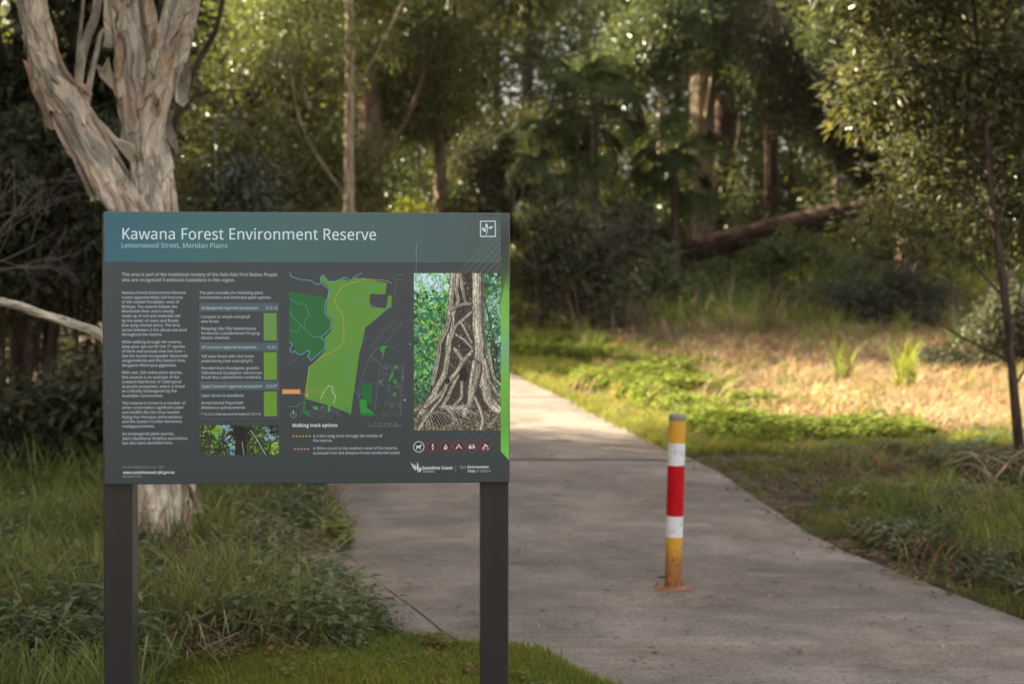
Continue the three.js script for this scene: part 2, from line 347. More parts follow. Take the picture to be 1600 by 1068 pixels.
// ------------------------------------------------------------------ information sign
function drawSign() {
  const W = 2048, S = W / 631, H = Math.round(424 * S), cv = document.createElement('canvas'); cv.width = W; cv.height = H;
  const c = cv.getContext('2d'), R = rng(77); c.setTransform(S, 0, 0, S, -166 * S, -331 * S);
  let g = c.createLinearGradient(0, 331, 0, 755); g.addColorStop(0, 'rgb(70,74,78)'); g.addColorStop(0.5, 'rgb(66,73,76)'); g.addColorStop(1, 'rgb(60,68,70)');
  c.fillStyle = g; c.fillRect(160, 325, 650, 440);
  g = c.createLinearGradient(166, 0, 797, 0); g.addColorStop(0, 'rgb(58,104,120)'); g.addColorStop(0.22, 'rgb(66,109,114)'); g.addColorStop(0.45, 'rgb(74,108,107)'); g.addColorStop(1, 'rgb(77,94,94)');
  c.fillStyle = g; c.fillRect(160, 325, 624, 83);
  // faint diagonal bands near the right edge
  c.save(); c.beginPath(); c.rect(715, 345, 69, 80); c.rect(700, 673, 84, 40); c.clip();
  for (let i = 0; i < 7; i++) { c.strokeStyle = `rgba(130,160,140,${0.13 + 0.02 * i})`; c.lineWidth = 3.5; c.beginPath(); c.moveTo(712 + i * 11, 430); c.lineTo(792 + i * 11, 345); c.stroke(); c.strokeStyle = 'rgba(80,130,110,0.16)'; c.beginPath(); c.moveTo(690 + i * 15, 715); c.lineTo(740 + i * 15, 665); c.stroke(); }
  c.restore();
  const T = (s, x, y, end, size, o = {}) => {
    c.save(); c.font = `${o.bold ? 'bold ' : ''}${size}px sans-serif`; c.fillStyle = o.color ?? 'rgb(178,190,196)';
    c.translate(x, y); if (o.it) c.transform(1, 0, -0.2, 1, 0, 0);
    const w = c.measureText(s).width; c.scale((end - x) / w, 1); c.fillText(s, 0, 0);
    if (o.heavy) { c.strokeStyle = c.fillStyle; c.lineWidth = o.heavy; c.strokeText(s, 0, 0); }
    c.restore();
  };
  T('Kawana Forest Environment Reserve', 191.5, 373.3, 589, 24, { color: 'rgb(214,232,240)' });
  T('Lemonwood Street, Meridan Plains', 191.5, 386, 356.5, 10.6, { color: 'rgb(172,198,206)' });
  const hv = { heavy: 0.12 };
  T('This area is part of the traditional country of the Kabi Kabi First Nation People', 192.5, 429.7, 433.5, 7.1, hv);
  T('who are recognised Traditional Custodians in this region.', 192.5, 438.3, 368, 7.1, hv);
  const col = (x, y, rows, size = 6.2) => rows.forEach(([s, e], i) => T(s, x, y + i * 7.27, e, size, hv));
  col(192, 458, [['Kawana Forest Environment Reserve', 291.5], ['covers approximately 226 hectares', 287], ['of the coastal floodplain, west of', 281], ['Birtinya. The reserve follows the', 278], ['Mooloolah River and is mostly', 273], ['made up of soil and materials left', 283], ['by the water of rivers and floods', 280], ['(low lying alluvial plain). The land', 282], ['varies between 2-5m above sea level', 293], ['throughout the reserve.', 255]]);
  col(192, 535, [['While walking through the reserve,', 285], ['keep your eye out for the 71 species', 290], ['of birds and animals that live here \u2013', 290], ['like the Scarlet Honeyeater Myzomela', 294], ['sanguinolenta and the Eastern Grey', 290], ['Kangaroo Macropus giganteus.', 277]]);
  col(192, 582.8, [['With over 200 native plant species,', 286], ['this reserve is an example of the', 281], ['Lowland Rainforest of Subtropical', 284], ['Australia ecosystem, which is listed', 289], ['as Critically Endangered by the', 277], ['Australian Government.', 256]]);
  col(192, 630.5, [['This reserve is home to a number of', 290], ['other conservation significant plant', 287], ['and wildlife like the Grey-headed', 281], ['Flying Fox Pteropus poliocephalus', 285], ['and the Eastern Curlew Numenius', 285], ['madagascariensis.', 243]]);
  col(192, 678.6, [['An endangered plant species,', 273], ["Siah's Backbone Streblus pendulinus", 293], ['has also been identified here.', 271]]);
  T('IN AN EMERGENCY CALL 000', 192.5, 730.6, 256, 5, { color: 'rgb(140,152,156)' });
  T('www.sunshinecoast.qld.gov.au', 193, 739.6, 273, 6.4, { bold: true, color: 'rgb(210,222,226)' });
  T('07 5475 7272', 192.5, 745.4, 222, 5, { color: 'rgb(165,176,180)' });
  col(312.5, 458, [['The park includes the following plant', 411], ['communities and dominant plant species:', 424]]);
  for (const [y0, y1] of [[472.4, 485.6], [534, 547.6], [595, 608.6]]) { c.fillStyle = 'rgb(84,99,106)'; c.fillRect(312.5, y0, 122.5, y1 - y0); }
  c.strokeStyle = 'rgb(88,100,106)'; c.lineWidth = 0.8; c.strokeRect(312.7, 472.4, 122.2, 181);
  const it = { it: true, heavy: 0.1, color: 'rgb(176,192,198)' };
  T('Endangered regional ecosystem', 315, 481.6, 403, 6.2, it); T('12.3.1a', 413.5, 481.6, 433.5, 6.2, it);
  T('Of concern regional ecosystem', 315, 543.2, 400.5, 6.2, it); T('12.3.2', 416, 543.2, 432, 6.2, it);
  T('Least Concern regional ecosystem', 315, 604.8, 409, 6.2, it); T('12.3.5*', 414, 604.8, 432.5, 6.2, it);
  for (const [y0, y1, f] of [[488, 531, 'rgb(107,151,75)'], [549.5, 592.8, 'rgb(108,155,56)'], [611, 650, 'rgb(106,154,54)']]) { c.fillStyle = f; c.fillRect(412, y0, 20.3, y1 - y0); }
  for (const [s, y, e, z] of [['Complex to simple notophyll', 495.6, 391], ['vine forest.', 503, 343.5], ['Weeping Lilly Pilly Waterhousea', 514.2, 400], ['floribunda is predominant fringing', 521.4, 405.5], ['stream channels.', 528.6, 360], ['Tall open forest with vine forest', 557.4, 397], ["understorey ('wet sclerophyll').", 564.8, 396], ['Flooded Gum Eucalyptus grandis', 576, 405], ['Tallowwood Eucalyptus microcorys', 583.4, 409], ['Brush Box Lophostemon confertus', 590.6, 408], ['Open forest to woodland.', 619, 381.5], ['Broad-leaved Paperbark', 630.6, 380], ['Melaleuca quinquenervia', 637.9, 383], ['* 12.3.5 is interspersed throughout 12.3.1a', 647.6, 407, 5]]) T(s, 314.6, y, e, z ?? 6.2, hv);

  // the map
  const poly = (f, pts, close = true) => { c.beginPath(); pts.forEach(([x, y], i) => { const [a, b] = f(x, y); i ? c.lineTo(a, b) : c.moveTo(a, b); }); if (close) c.closePath(); };
  const a1 = (x, y) => [440 + x / 7.12, 420 + y / 7.12], a2 = (x, y) => [440 + x / 7.12, 550 + y / 7.12], a3 = (x, y) => [560 + x / 7.625, 420 + y / 7.625], a4 = (x, y) => [560 + x / 8.9, 540 + y / 8.9];
  const fill = (f, col2, pts) => { c.fillStyle = col2; poly(f, pts); c.fill(); };
  const line = (f, col2, w, pts, dash = []) => { c.strokeStyle = col2; c.lineWidth = w; c.setLineDash(dash); c.lineJoin = 'round'; poly(f, pts, false); c.stroke(); c.setLineDash([]); };
  fill(a1, 'rgb(44,108,60)', [[85, 240], [480, 305], [490, 360], [470, 480], [550, 570], [545, 650], [440, 750], [480, 810], [470, 880], [330, 1015], [285, 970], [300, 905], [230, 945], [130, 910], [140, 830], [85, 800]]);
  fill(a1, 'rgb(98,150,62)', [[445, 70], [470, 80], [520, 130], [600, 130], [690, 100], [760, 130], [820, 85], [900, 95], [1170, 145], [1155, 275], [985, 268], [980, 345], [995, 415], [1165, 430], [1185, 285], [1232, 290], [1220, 410], [1180, 440], [930, 650], [900, 800], [865, 930], [765, 1635], [755, 1610], [560, 1530], [250, 1440], [300, 1080], [350, 1060], [480, 900], [490, 800], [470, 770], [550, 680], [560, 560], [490, 480], [510, 300], [530, 210], [435, 120]]);
  fill(a2, 'rgb(40,120,62)', [[245, 500], [275, 510], [255, 640], [330, 715], [300, 720], [235, 680]]);
  fill(a2, 'rgb(62,150,70)', [[680, 590], [730, 600], [765, 690], [690, 640]]); fill(a2, 'rgb(70,165,75)', [[510, 590], [545, 590], [530, 670], [510, 660]]); fill(a2, 'rgb(70,160,75)', [[345, 600], [400, 605], [398, 640], [345, 635]]);
  const water = 'rgb(84,176,200)', creek = 'rgb(64,160,140)', track = 'rgb(206,176,60)';
  line(a1, water, 1, [[95, 35], [105, 75], [210, 110], [320, 120], [390, 165], [440, 150], [430, 90], [455, 60], [480, 75], [520, 130], [600, 130], [690, 85], [720, 85], [765, 125], [805, 80], [895, 35]]);
  line(a1, water, 1.1, [[440, 150], [525, 220], [520, 300], [490, 350], [475, 480], [550, 565], [545, 650], [440, 755], [485, 810], [475, 880], [330, 1015], [285, 970], [310, 930], [300, 900], [270, 910], [235, 945], [180, 945], [150, 910], [110, 925], [90, 890], [120, 830], [85, 808]]);
  line(a1, 'rgb(60,130,140)', 0.6, [[180, 950], [160, 1000], [85, 1065]]);
  line(a1, creek, 0.9, [[90, 320], [200, 385], [265, 380], [305, 510], [250, 570], [265, 640]]); line(a1, creek, 0.9, [[90, 450], [120, 530], [215, 620], [330, 745], [440, 760]]); line(a1, creek, 0.8, [[95, 675], [170, 700], [215, 620]]);
  line(a1, creek, 0.8, [[910, 145], [940, 185], [1030, 215], [1080, 175], [1160, 170]]); line(a1, creek, 0.8, [[580, 525], [720, 415], [745, 350], [840, 325], [920, 390], [990, 395]]); line(a1, creek, 0.9, [[860, 945], [740, 945], [640, 945], [540, 985], [470, 985]]); line(a2, creek, 0.9, [[745, 20], [755, 340], [680, 350], [590, 410], [560, 500]]);
  line(a1, 'rgb(100,150,180)', 0.8, [[1000, 380], [1040, 420]]); line(a1, 'rgb(100,150,180)', 0.8, [[1180, 432], [1240, 400]]); line(a1, 'rgb(90,120,180)', 0.7, [[930, 735], [940, 775], [910, 815]]); line(a2, 'rgb(90,130,170)', 1, [[805, 430], [850, 470], [855, 500]]); line(a2, 'rgb(80,120,150)', 1.2, [[75, 600], [170, 605], [220, 550]]);
  line(a1, track, 1.5, [[890, 95], [1160, 120], [1225, 150]], [0.7, 0.7]);
  line(a1, track, 1.8, [[860, 125], [770, 150], [670, 190], [620, 270], [585, 350], [610, 410], [665, 470], [685, 560], [690, 680], [690, 790], [640, 870], [560, 920], [430, 985], [350, 1050], [305, 1090], [285, 1230], [258, 1410]], [0.6, 0.8]);
  line(a2, 'rgb(200,160,60)', 1.1, [[275, 465], [300, 440], [470, 445]], [0.6, 0.6]); line(a2, 'rgb(235,230,200)', 1.8, [[430, 520], [480, 420], [520, 375], [565, 385], [560, 440], [600, 490], [575, 570]], [0.55, 0.85]);
  const road = 'rgba(128,136,140,0.62)';
  line(a1, road, 0.9, [[1225, 90], [1275, 60], [1350, 45]]); line(a1, road, 0.9, [[1250, 110], [1350, 115]]); line(a1, road, 0.7, [[1275, 140], [1270, 220], [1250, 300]]);
  line(a1, road, 0.5, [[1020, 890], [1000, 840], [1240, 540], [1320, 610], [1180, 800], [1080, 880]]); line(a1, road, 0.5, [[1040, 840], [1060, 790], [1240, 575], [1290, 630]]); line(a1, road, 0.6, [[1195, 625], [1265, 690]]); line(a1, road, 0.8, [[1340, 580], [1320, 640]]); line(a1, road, 0.5, [[1195, 840], [1350, 960]]); line(a1, road, 0.9, [[1090, 1060], [1030, 990], [980, 970], [1050, 900], [1090, 870]]);
  line(a2, road, 0.7, [[1005, 0], [900, 250], [860, 440], [880, 720]]); line(a2, road, 0.5, [[960, 80], [1090, 95]]); line(a2, road, 0.8, [[1110, 60], [1060, 400], [1040, 640]]); line(a2, road, 0.5, [[895, 335], [1060, 350]]); line(a2, road, 0.6, [[1110, 170], [1270, 185]]); line(a2, road, 0.6, [[1350, 130], [1355, 260], [1330, 540], [1320, 720]]); line(a2, road, 0.6, [[240, 560], [200, 730]]);
  for (let i = 0; i < 95; i++) { const right = i < 62, x = right ? 1075 + 270 * R() : 270 + 370 * R(), y = right ? 100 + 600 * R() : 540 + 175 * R(); if (!right && y < 520 + (x - 270) * 0.22) continue; c.strokeStyle = `rgba(128,132,138,${0.25 + 0.3 * R()})`; c.lineWidth = 0.45; const [p, q] = a2(x, y), w = 3 + 5 * R(), h = 2 + 5 * R(); c.strokeRect(p, q, w, h); if (R() < 0.5) c.strokeRect(p + w * 0.3, q + h * 0.3, w * 0.4, h * 0.4); }
  fill(a4, 'rgb(62,150,64)', [[330, 0], [420, 0], [395, 20], [375, 30], [350, 140], [330, 190], [340, 120], [305, 60], [305, 20]]); fill(a4, 'rgb(36,108,58)', [[60, 525], [185, 540], [180, 720], [210, 800], [130, 790], [30, 690], [40, 600]]); fill(a4, 'rgb(50,146,62)', [[20, 740], [120, 760], [115, 860], [215, 940], [50, 960], [15, 860]]);
  fill(a4, 'rgb(30,120,66)', [[50, 960], [140, 930], [265, 975], [200, 980], [80, 985]]); for (const q of [[[495, 290], [530, 270], [570, 310], [500, 310]], [[290, 480], [350, 460], [300, 530]], [[480, 490], [520, 470], [540, 520], [490, 520]], [[480, 660], [520, 640], [525, 710], [485, 700]], [[415, 490], [480, 330], [485, 400], [440, 500]], [[430, 865], [465, 870], [460, 885]], [[610, 390], [625, 390], [620, 450], [608, 450]]]) fill(a4, 'rgb(60,150,66)', q);
  c.fillStyle = 'rgb(214,150,88)'; c.beginPath(); c.roundRect(440.3, 607.6, 28.8, 7.6, 1); c.fill(); T('You are here', 443, 613, 467, 4.4, { color: 'rgb(240,205,160)' }); c.beginPath(); c.arc(479.5, 617, 2.2, 0, 7); c.fillStyle = 'rgb(214,150,88)'; c.fill(); line(a2, 'rgb(150,170,190)', 0.5, [[205, 455], [260, 470]]);
  c.strokeStyle = 'rgb(140,150,154)'; c.lineWidth = 0.8; c.beginPath(); c.arc(457.8, 647.5, 4.6, 0, 7); c.stroke(); c.strokeStyle = 'rgb(200,208,212)'; c.beginPath(); c.moveTo(457.8, 640.5); c.lineTo(457.8, 648); c.stroke();
  c.fillStyle = 'rgb(200,206,210)'; c.beginPath(); c.ellipse(641, 537, 0.6, 1.5, 0, 0, 7); c.ellipse(632.6, 625, 0.8, 2, 0.2, 0, 7); c.fill();
  T('Walking track options', 456, 667.4, 527, 7.8, { bold: true, color: 'rgb(214,224,228)' });
  c.strokeStyle = 'rgb(130,140,144)'; c.lineWidth = 0.5; c.beginPath(); c.moveTo(575.5, 666.5); c.lineTo(617, 666.5); for (let i = 0; i <= 5; i++) { c.moveTo(575.5 + i * 8.3, 664.5); c.lineTo(575.5 + i * 8.3, 666.5); } c.stroke();
  ['0', '100', '200', '300', '400', '500'].forEach((s, i) => T(s, 574 + i * 8.1, 663.4, 574 + i * 8.1 + (i ? 5.4 : 1.8), 3.8, { color: 'rgb(140,150,154)' })); T('metres', 617.5, 667, 627, 3.4, { color: 'rgb(150,160,164)' });
  for (let i = 0; i < 6; i++) { c.fillStyle = 'rgb(214,182,62)'; c.beginPath(); c.arc(457.5 + i * 5.15, 681.6, 1.25, 0, 7); c.fill(); }
  c.strokeStyle = 'rgb(206,160,160)'; c.lineWidth = 0.9; for (let i = 0; i < 5; i++) { const x = 460 + i * 5.2, y = 701.7; c.beginPath(); c.moveTo(x - 1.3, y - 1.3); c.lineTo(x + 1.3, y + 1.3); c.moveTo(x + 1.3, y - 1.3); c.lineTo(x - 1.3, y + 1.3); c.stroke(); }
  T('A 3.5km long track through the middle of', 488.5, 683.2, 597, 6.3, hv); T('the reserve.', 488.5, 690.4, 519.5, 6.3, hv); T('A 900m circuit in the southern area of the reserve,', 488.5, 702.8, 621.5, 6.3, hv); T('accessed from the Kawana Forest residential estate', 488.5, 710, 625, 6.3, hv);

  // printed photographs: a strangler fig on its buttress roots, and vines looped round a trunk seen from below
  const photo = (x0, y0, w, h, draw) => { c.save(); c.beginPath(); c.rect(x0, y0, w, h); c.clip(); draw(); c.restore(); };
  const speck = (x0, y0, w, h, n, pal, s0, s1) => { for (let i = 0; i < n; i++) { c.fillStyle = pal[Math.floor(R() * pal.length)]; const s = mix(s0, s1, R()); c.beginPath(); c.ellipse(x0 + w * R(), y0 + h * R(), s, s * (0.25 + 0.4 * R()), R() * 3.14, 0, 7); c.fill(); } };
  const stroke = (col2, w, pts) => { c.strokeStyle = col2; c.lineWidth = w; c.lineCap = 'round'; c.beginPath(); c.moveTo(pts[0][0], pts[0][1]); for (let i = 1; i < pts.length - 1; i++) c.quadraticCurveTo(pts[i][0], pts[i][1], (pts[i][0] + pts[i + 1][0]) / 2, (pts[i][1] + pts[i + 1][1]) / 2); const e = pts[pts.length - 1]; c.lineTo(e[0], e[1]); c.stroke(); };
  const root0 = (w, pts, tone = 0) => { root1(w, pts, tone); for (let i = 0; i < w * 1.4; i++) { const o = (R() - 0.5) * w * 0.9, q = (R() - 0.5) * 2; stroke(['rgba(70,62,54,0.5)', 'rgba(190,190,176,0.45)', 'rgba(140,120,96,0.45)'][i % 3], 0.5 + 0.5 * R(), pts.map(([x, y]) => [x + o + (R() - 0.5) * w * 0.35, y + q])); } };
  const root = (w, pts, tone = 0) => { const fat = []; for (let i = 0; i < pts.length - 1; i++) for (let k = 0; k < 3; k++) fat.push([mix(pts[i][0], pts[i + 1][0], k / 3) + (R() - 0.5) * w * 0.3, mix(pts[i][1], pts[i + 1][1], k / 3)]); fat.push(pts[pts.length - 1]); root0(w, fat, tone + 6); };
  const root1 = (w, pts, tone = 0) => { const k = tone; stroke(`rgb(${46 + k},${40 + k},${34 + k})`, w * 1.25, pts.map(([x, y]) => [x + w * 0.14, y + 0.4])); stroke(`rgb(${118 + k},${112 + k},${96 + k})`, w * 0.86, pts); stroke(`rgba(${165 + k},${166 + k},${150 + k},0.8)`, w * 0.36, pts.map(([x, y]) => [x - w * 0.16, y])); };
  photo(647, 425, 137, 248, () => {
    c.fillStyle = 'rgb(52,92,62)'; c.fillRect(647, 425, 137, 248);
    c.fillStyle = 'rgb(160,190,200)'; c.fillRect(647, 425, 46, 38); speck(648, 425, 60, 60, 120, ['rgb(150,190,190)', 'rgb(120,180,130)', 'rgb(96,170,74)', 'rgb(170,200,205)'], 2, 6);
    speck(647, 455, 66, 160, 900, ['rgb(40,100,60)', 'rgb(70,140,72)', 'rgb(104,160,62)', 'rgb(30,70,52)', 'rgb(126,160,70)', 'rgb(84,150,110)'], 1, 5);
    speck(742, 425, 46, 200, 700, ['rgb(34,60,44)', 'rgb(60,110,84)', 'rgb(100,150,120)', 'rgb(24,44,36)', 'rgb(140,180,170)', 'rgb(70,130,60)'], 1, 5);
    for (let i = 0; i < 46; i++) stroke(['rgb(120,165,140)', 'rgb(60,110,70)', 'rgb(150,190,180)'][i % 3], 0.7, [[757 + 4 * R(), 462 + 40 * R()], [768, 448 + 40 * R()], [790, 430 + 90 * R()]]);
    speck(647, 585, 30, 60, 200, ['rgb(40,70,50)', 'rgb(70,110,80)', 'rgb(28,44,36)'], 1, 3);
    c.fillStyle = 'rgb(84,80,66)'; c.fillRect(647, 632, 137, 45); speck(647, 630, 137, 43, 700, ['rgb(120,116,98)', 'rgb(60,56,46)', 'rgb(150,140,112)', 'rgb(40,36,30)', 'rgb(130,110,60)'], 0.8, 2.6);
    c.fillStyle = 'rgb(58,52,46)'; c.beginPath(); c.moveTo(704, 425); c.lineTo(738, 425); c.lineTo(744, 560); c.lineTo(775, 640); c.lineTo(660, 645); c.lineTo(690, 560); c.lineTo(700, 480); c.fill();
    speck(704, 425, 34, 150, 500, ['rgb(92,86,76)', 'rgb(48,42,38)', 'rgb(118,110,98)', 'rgb(30,26,24)'], 0.8, 2);
    root(15, [[744, 420], [745, 470], [748, 520], [752, 560], [757, 600], [765, 625], [778, 640]], 34);
    root(9, [[709, 420], [706, 460], [704, 500], [700, 545], [694, 585], [676, 620], [658, 645]], 14); root(6, [[716, 424], [714, 450], [716, 470], [709, 490], [706, 520]], 10); root(5, [[719, 425], [724, 455], [730, 475]], 0); root(5, [[706, 482], [722, 474], [736, 473]], 10); root(4.6, [[737, 486], [724, 498], [712, 508], [706, 526]], 14); root(4, [[722, 503], [730, 520], [737, 534]], 10); root(4, [[713, 522], [726, 530], [738, 542]], 10);
    root(7, [[702, 495], [697, 515], [688, 535], [682, 570], [676, 600]], 0); root(6, [[712, 545], [722, 560], [716, 585], [704, 612], [690, 640]], 6); root(7, [[738, 548], [724, 566], [706, 590], [692, 612], [664, 636]], 10); root(8, [[742, 565], [736, 600], [734, 640]], 18); root(8, [[750, 570], [742, 610], [726, 650]], 12); root(5, [[722, 590], [722, 620], [706, 640]], 8); root(6, [[758, 560], [764, 590], [774, 612], [790, 628]], 6); root(6, [[764, 545], [772, 590], [790, 608]], -6); root(5, [[770, 600], [776, 615], [790, 622]], 14); root(5, [[744, 622], [752, 640], [756, 660], [752, 676]], 14); root(5, [[700, 600], [688, 625], [668, 650], [652, 676]], 2);
    c.fillStyle = 'rgb(34,30,26)'; for (const [x, y, a, b] of [[725, 585, 7, 11], [700, 595, 4, 5], [690, 655, 17, 9], [716, 650, 6, 5]]) { c.beginPath(); c.ellipse(x, y, a, b, 0.2, 0, 7); c.fill(); }
    for (let i = 0; i < 30; i++) stroke(['rgb(150,146,140)', 'rgb(104,98,92)', 'rgb(170,168,166)'][i % 3], 0.8, [[686 + i * 0.4, 640 - 7 * R()], [698 + i * 0.9, 632 + 8 * R()], [704 + i * 1.5, 640 + 28 * R() - i * 0.5]]);
    for (let i = 0; i < 12; i++) stroke('rgb(140,134,126)', 1, [[660 + i * 3, 646 - R() * 6], [662 + i * 5, 660], [660 + i * 6, 676]]);
    speck(665, 470, 119, 203, 900, ['rgba(40,34,28,0.35)', 'rgba(170,166,150,0.3)', 'rgba(96,84,66,0.35)', 'rgba(60,90,60,0.2)'], 0.5, 1.8);
    stroke('rgb(60,54,50)', 2.6, [[757, 463], [768, 500], [776, 560], [786, 600]]);
  });
  photo(312.5, 664, 122.5, 47, () => {
    c.fillStyle = 'rgb(56,72,44)'; c.fillRect(312, 664, 124, 48);
    speck(312, 664, 124, 48, 420, ['rgb(92,130,52)', 'rgb(46,60,36)', 'rgb(120,150,60)', 'rgb(34,40,32)', 'rgb(70,100,60)'], 1, 4); speck(336, 664, 34, 24, 60, ['rgb(150,190,206)', 'rgb(110,160,180)'], 1, 4); speck(355, 690, 14, 22, 30, ['rgb(150,190,206)', 'rgb(110,170,190)'], 1, 3); speck(412, 668, 24, 20, 40, ['rgb(140,180,206)', 'rgb(100,140,170)'], 1, 3.5); speck(312, 664, 34, 18, 70, ['rgb(130,170,50)', 'rgb(100,150,40)'], 1, 4); speck(425, 690, 12, 18, 30, ['rgb(150,190,70)', 'rgb(120,160,60)'], 1, 4); speck(312, 664, 22, 24, 50, ['rgb(40,38,32)', 'rgb(60,56,46)'], 1, 4); speck(420, 664, 16, 12, 30, ['rgb(36,34,32)'], 1, 4);
    c.fillStyle = 'rgb(38,36,33)'; c.fillRect(367, 670, 18, 42); speck(362, 666, 30, 20, 90, ['rgb(40,38,34)', 'rgb(28,26,24)'], 1, 4);
    for (const [w, p] of [[2, [[330, 712], [342, 700], [352, 690], [366, 680]]], [1.8, [[354, 712], [346, 694], [352, 680], [372, 671]]], [1.6, [[360, 712], [354, 696], [360, 684], [372, 676]]], [1.2, [[350, 690], [358, 706], [370, 704]]], [2.2, [[374, 668], [392, 672], [402, 688], [420, 712]]], [1.2, [[362, 676], [370, 666], [384, 664], [392, 676]]], [1, [[398, 682], [396, 700], [390, 712]]]]) stroke('rgb(30,28,28)', w, p);
    stroke('rgb(170,176,180)', 1.4, [[391, 672], [400, 684], [415, 711]]); stroke('rgb(176,172,160)', 1, [[378, 690], [379, 700], [381, 711]]);
  });
  { const x0 = Math.round((647 - 166) * S), y0 = Math.round((425 - 331) * S), w = Math.round(137 * S), h = Math.round(248 * S), im = c.getImageData(x0, y0, w, h), q = im.data;
    for (let j = 0; j < h; j++) for (let i = 0; i < w; i++) { const x = i / S, y = j / S, a = fbm(x * 0.55, y * 0.28, 3, 4), b = fbm(x * 0.09, y * 0.06, 8, 2), k = 0.56 + 0.9 * a + 0.4 * (b - 0.3), o = (j * w + i) * 4, lift = 16 * (noise3(x * 1.3, y * 0.7, 6) - 0.4); for (let e = 0; e < 3; e++) q[o + e] = clamp((q[o + e] * k + lift + 6) / 255) * 255; }
    c.putImageData(im, x0, y0); }
  // symbols
  const ink = 'rgb(206,216,222)';
  const disc = (x, ring) => { c.fillStyle = ring ? 'rgb(64,50,54)' : 'rgb(48,60,66)'; c.beginPath(); c.arc(x, 699, 8.2, 0, 7); c.fill(); c.strokeStyle = ring ? 'rgb(150,48,54)' : ink; c.lineWidth = 1.2; c.stroke(); };
  const shape = (x, pts) => { c.fillStyle = ink; c.beginPath(); pts.forEach(([a, b], i) => i ? c.lineTo(x + a, 699 + b) : c.moveTo(x + a, 699 + b)); c.closePath(); c.fill(); };
  const bar = (x) => { c.strokeStyle = 'rgb(150,48,54)'; c.lineWidth = 1.1; c.beginPath(); c.moveTo(x - 5.6, 693.4); c.lineTo(x + 5.6, 704.6); c.stroke(); };
  disc(654.5); shape(654.5, [[-4.6, -1], [-5.2, -3], [-4, -1.6], [1.2, -1.8], [2.6, -4], [5, -3.2], [4.6, -1.4], [3.2, -1], [2.8, 1.4], [3.2, 4.6], [2, 4.6], [1.2, 1.8], [-2, 1.6], [-3, 4.6], [-4.2, 4.6], [-3.6, 2]]);
  disc(676, 1); shape(676, [[0, -5.2], [1.4, -4.4], [1.2, -3], [2.6, -1], [1.8, 1], [1.4, 5.2], [-0.8, 5.2], [-0.4, 1], [-2, 0], [-0.6, -3]]); bar(676);
  disc(697, 1); shape(697, [[0, -5], [1, -2.4], [3, 0.6], [2.8, 3.6], [0.8, 4.6], [-2.6, 4.6], [-3.2, 1.4], [-1.6, -1.4]]); bar(697);
  disc(717.5, 1); shape(717.5, [[0, -4.8], [5.4, 3.4], [2, 3.4], [-0.2, -0.6], [-2.6, 3.4], [-5.4, 3.4]]); bar(717.5);
  disc(738, 1); shape(738, [[-5, -0.6], [-3.4, -3.8], [3.4, -3.8], [5, -0.6], [5, 3], [3.4, 3], [3.4, 4.4], [2, 4.4], [2, 3], [-2, 3], [-2, 4.4], [-3.4, 4.4], [-3.4, 3], [-5, 3]]); c.fillStyle = 'rgb(64,50,54)'; c.fillRect(735.4, 696, 5.2, 2); bar(738);
  disc(759.5, 1); shape(759.5, [[-1, -4.6], [1, -3.4], [5.2, 0], [2, 0.6], [-0.6, 0.2], [-3.6, 3.6], [-4.8, 2.6], [-2.6, -1]]); c.strokeStyle = ink; c.lineWidth = 0.9; for (const q of [-3, 3.6]) { c.beginPath(); c.arc(759.5 + q, 702.4, 1.7, 0, 7); c.stroke(); } bar(759.5);
  const blade = (p) => { c.fillStyle = ink; c.beginPath(); c.moveTo(p[0], p[1]); c.quadraticCurveTo(p[2], p[3], p[4], p[5]); c.quadraticCurveTo(p[6], p[7], p[0], p[1]); c.fill(); };
  blade([641.6, 723.4, 645, 734, 650, 736.5, 650, 731]); blade([647, 726, 649, 733, 651.5, 735, 651.5, 730]); blade([652.6, 722.6, 649.6, 732, 653.6, 739.5, 655.2, 733]); blade([659.4, 731.5, 655, 734, 655, 740, 658.4, 737.4]); blade([656.6, 729, 654, 734, 654.6, 739, 657.4, 735]);
  T('Sunshine Coast', 659.8, 734.8, 707.5, 7.4, { bold: true, color: 'rgb(220,230,234)' }); c.fillStyle = ink; c.fillRect(708, 733.6, 1, 1); T('COUNCIL', 660, 739.8, 680, 4.6, { color: 'rgb(206,216,222)' });
  c.fillStyle = 'rgb(130,142,146)'; c.fillRect(712.3, 729, 0.6, 10.4); T('Your', 718.8, 733.2, 729.8, 6, {}); T('Environment', 731.2, 733.2, 765, 6.2, { bold: true, color: 'rgb(214,224,228)' }); T('Levy', 731.4, 739.2, 743.4, 6.2, { bold: true, color: 'rgb(214,224,228)' }); T('in action', 745, 739.2, 767.8, 6, {});
  // badge with a sprig
  c.strokeStyle = 'rgb(190,214,222)'; c.lineWidth = 1.9; c.strokeRect(752, 343, 23.4, 24);
  const sprig = (x, y, a, s) => { c.save(); c.translate(x, y); c.rotate(a); c.fillStyle = 'rgb(198,218,228)'; c.beginPath(); c.moveTo(0, 0); c.quadraticCurveTo(s * 0.5, -s * 0.5, 0, -s); c.quadraticCurveTo(-s * 0.5, -s * 0.5, 0, 0); c.fill(); c.restore(); };
  sprig(762, 355, -0.1, 9.2); sprig(761, 360, -0.75, 10); sprig(764.5, 354.6, 1.15, 8.2); stroke('rgb(190,212,222)', 1.3, [[763, 352], [763, 358], [761, 364]]);
  // right-hand strip with a blurred leaf
  c.save(); c.beginPath(); c.moveTo(784, 331); c.lineTo(800, 331); c.lineTo(800, 724); c.lineTo(784, 707); c.clip();
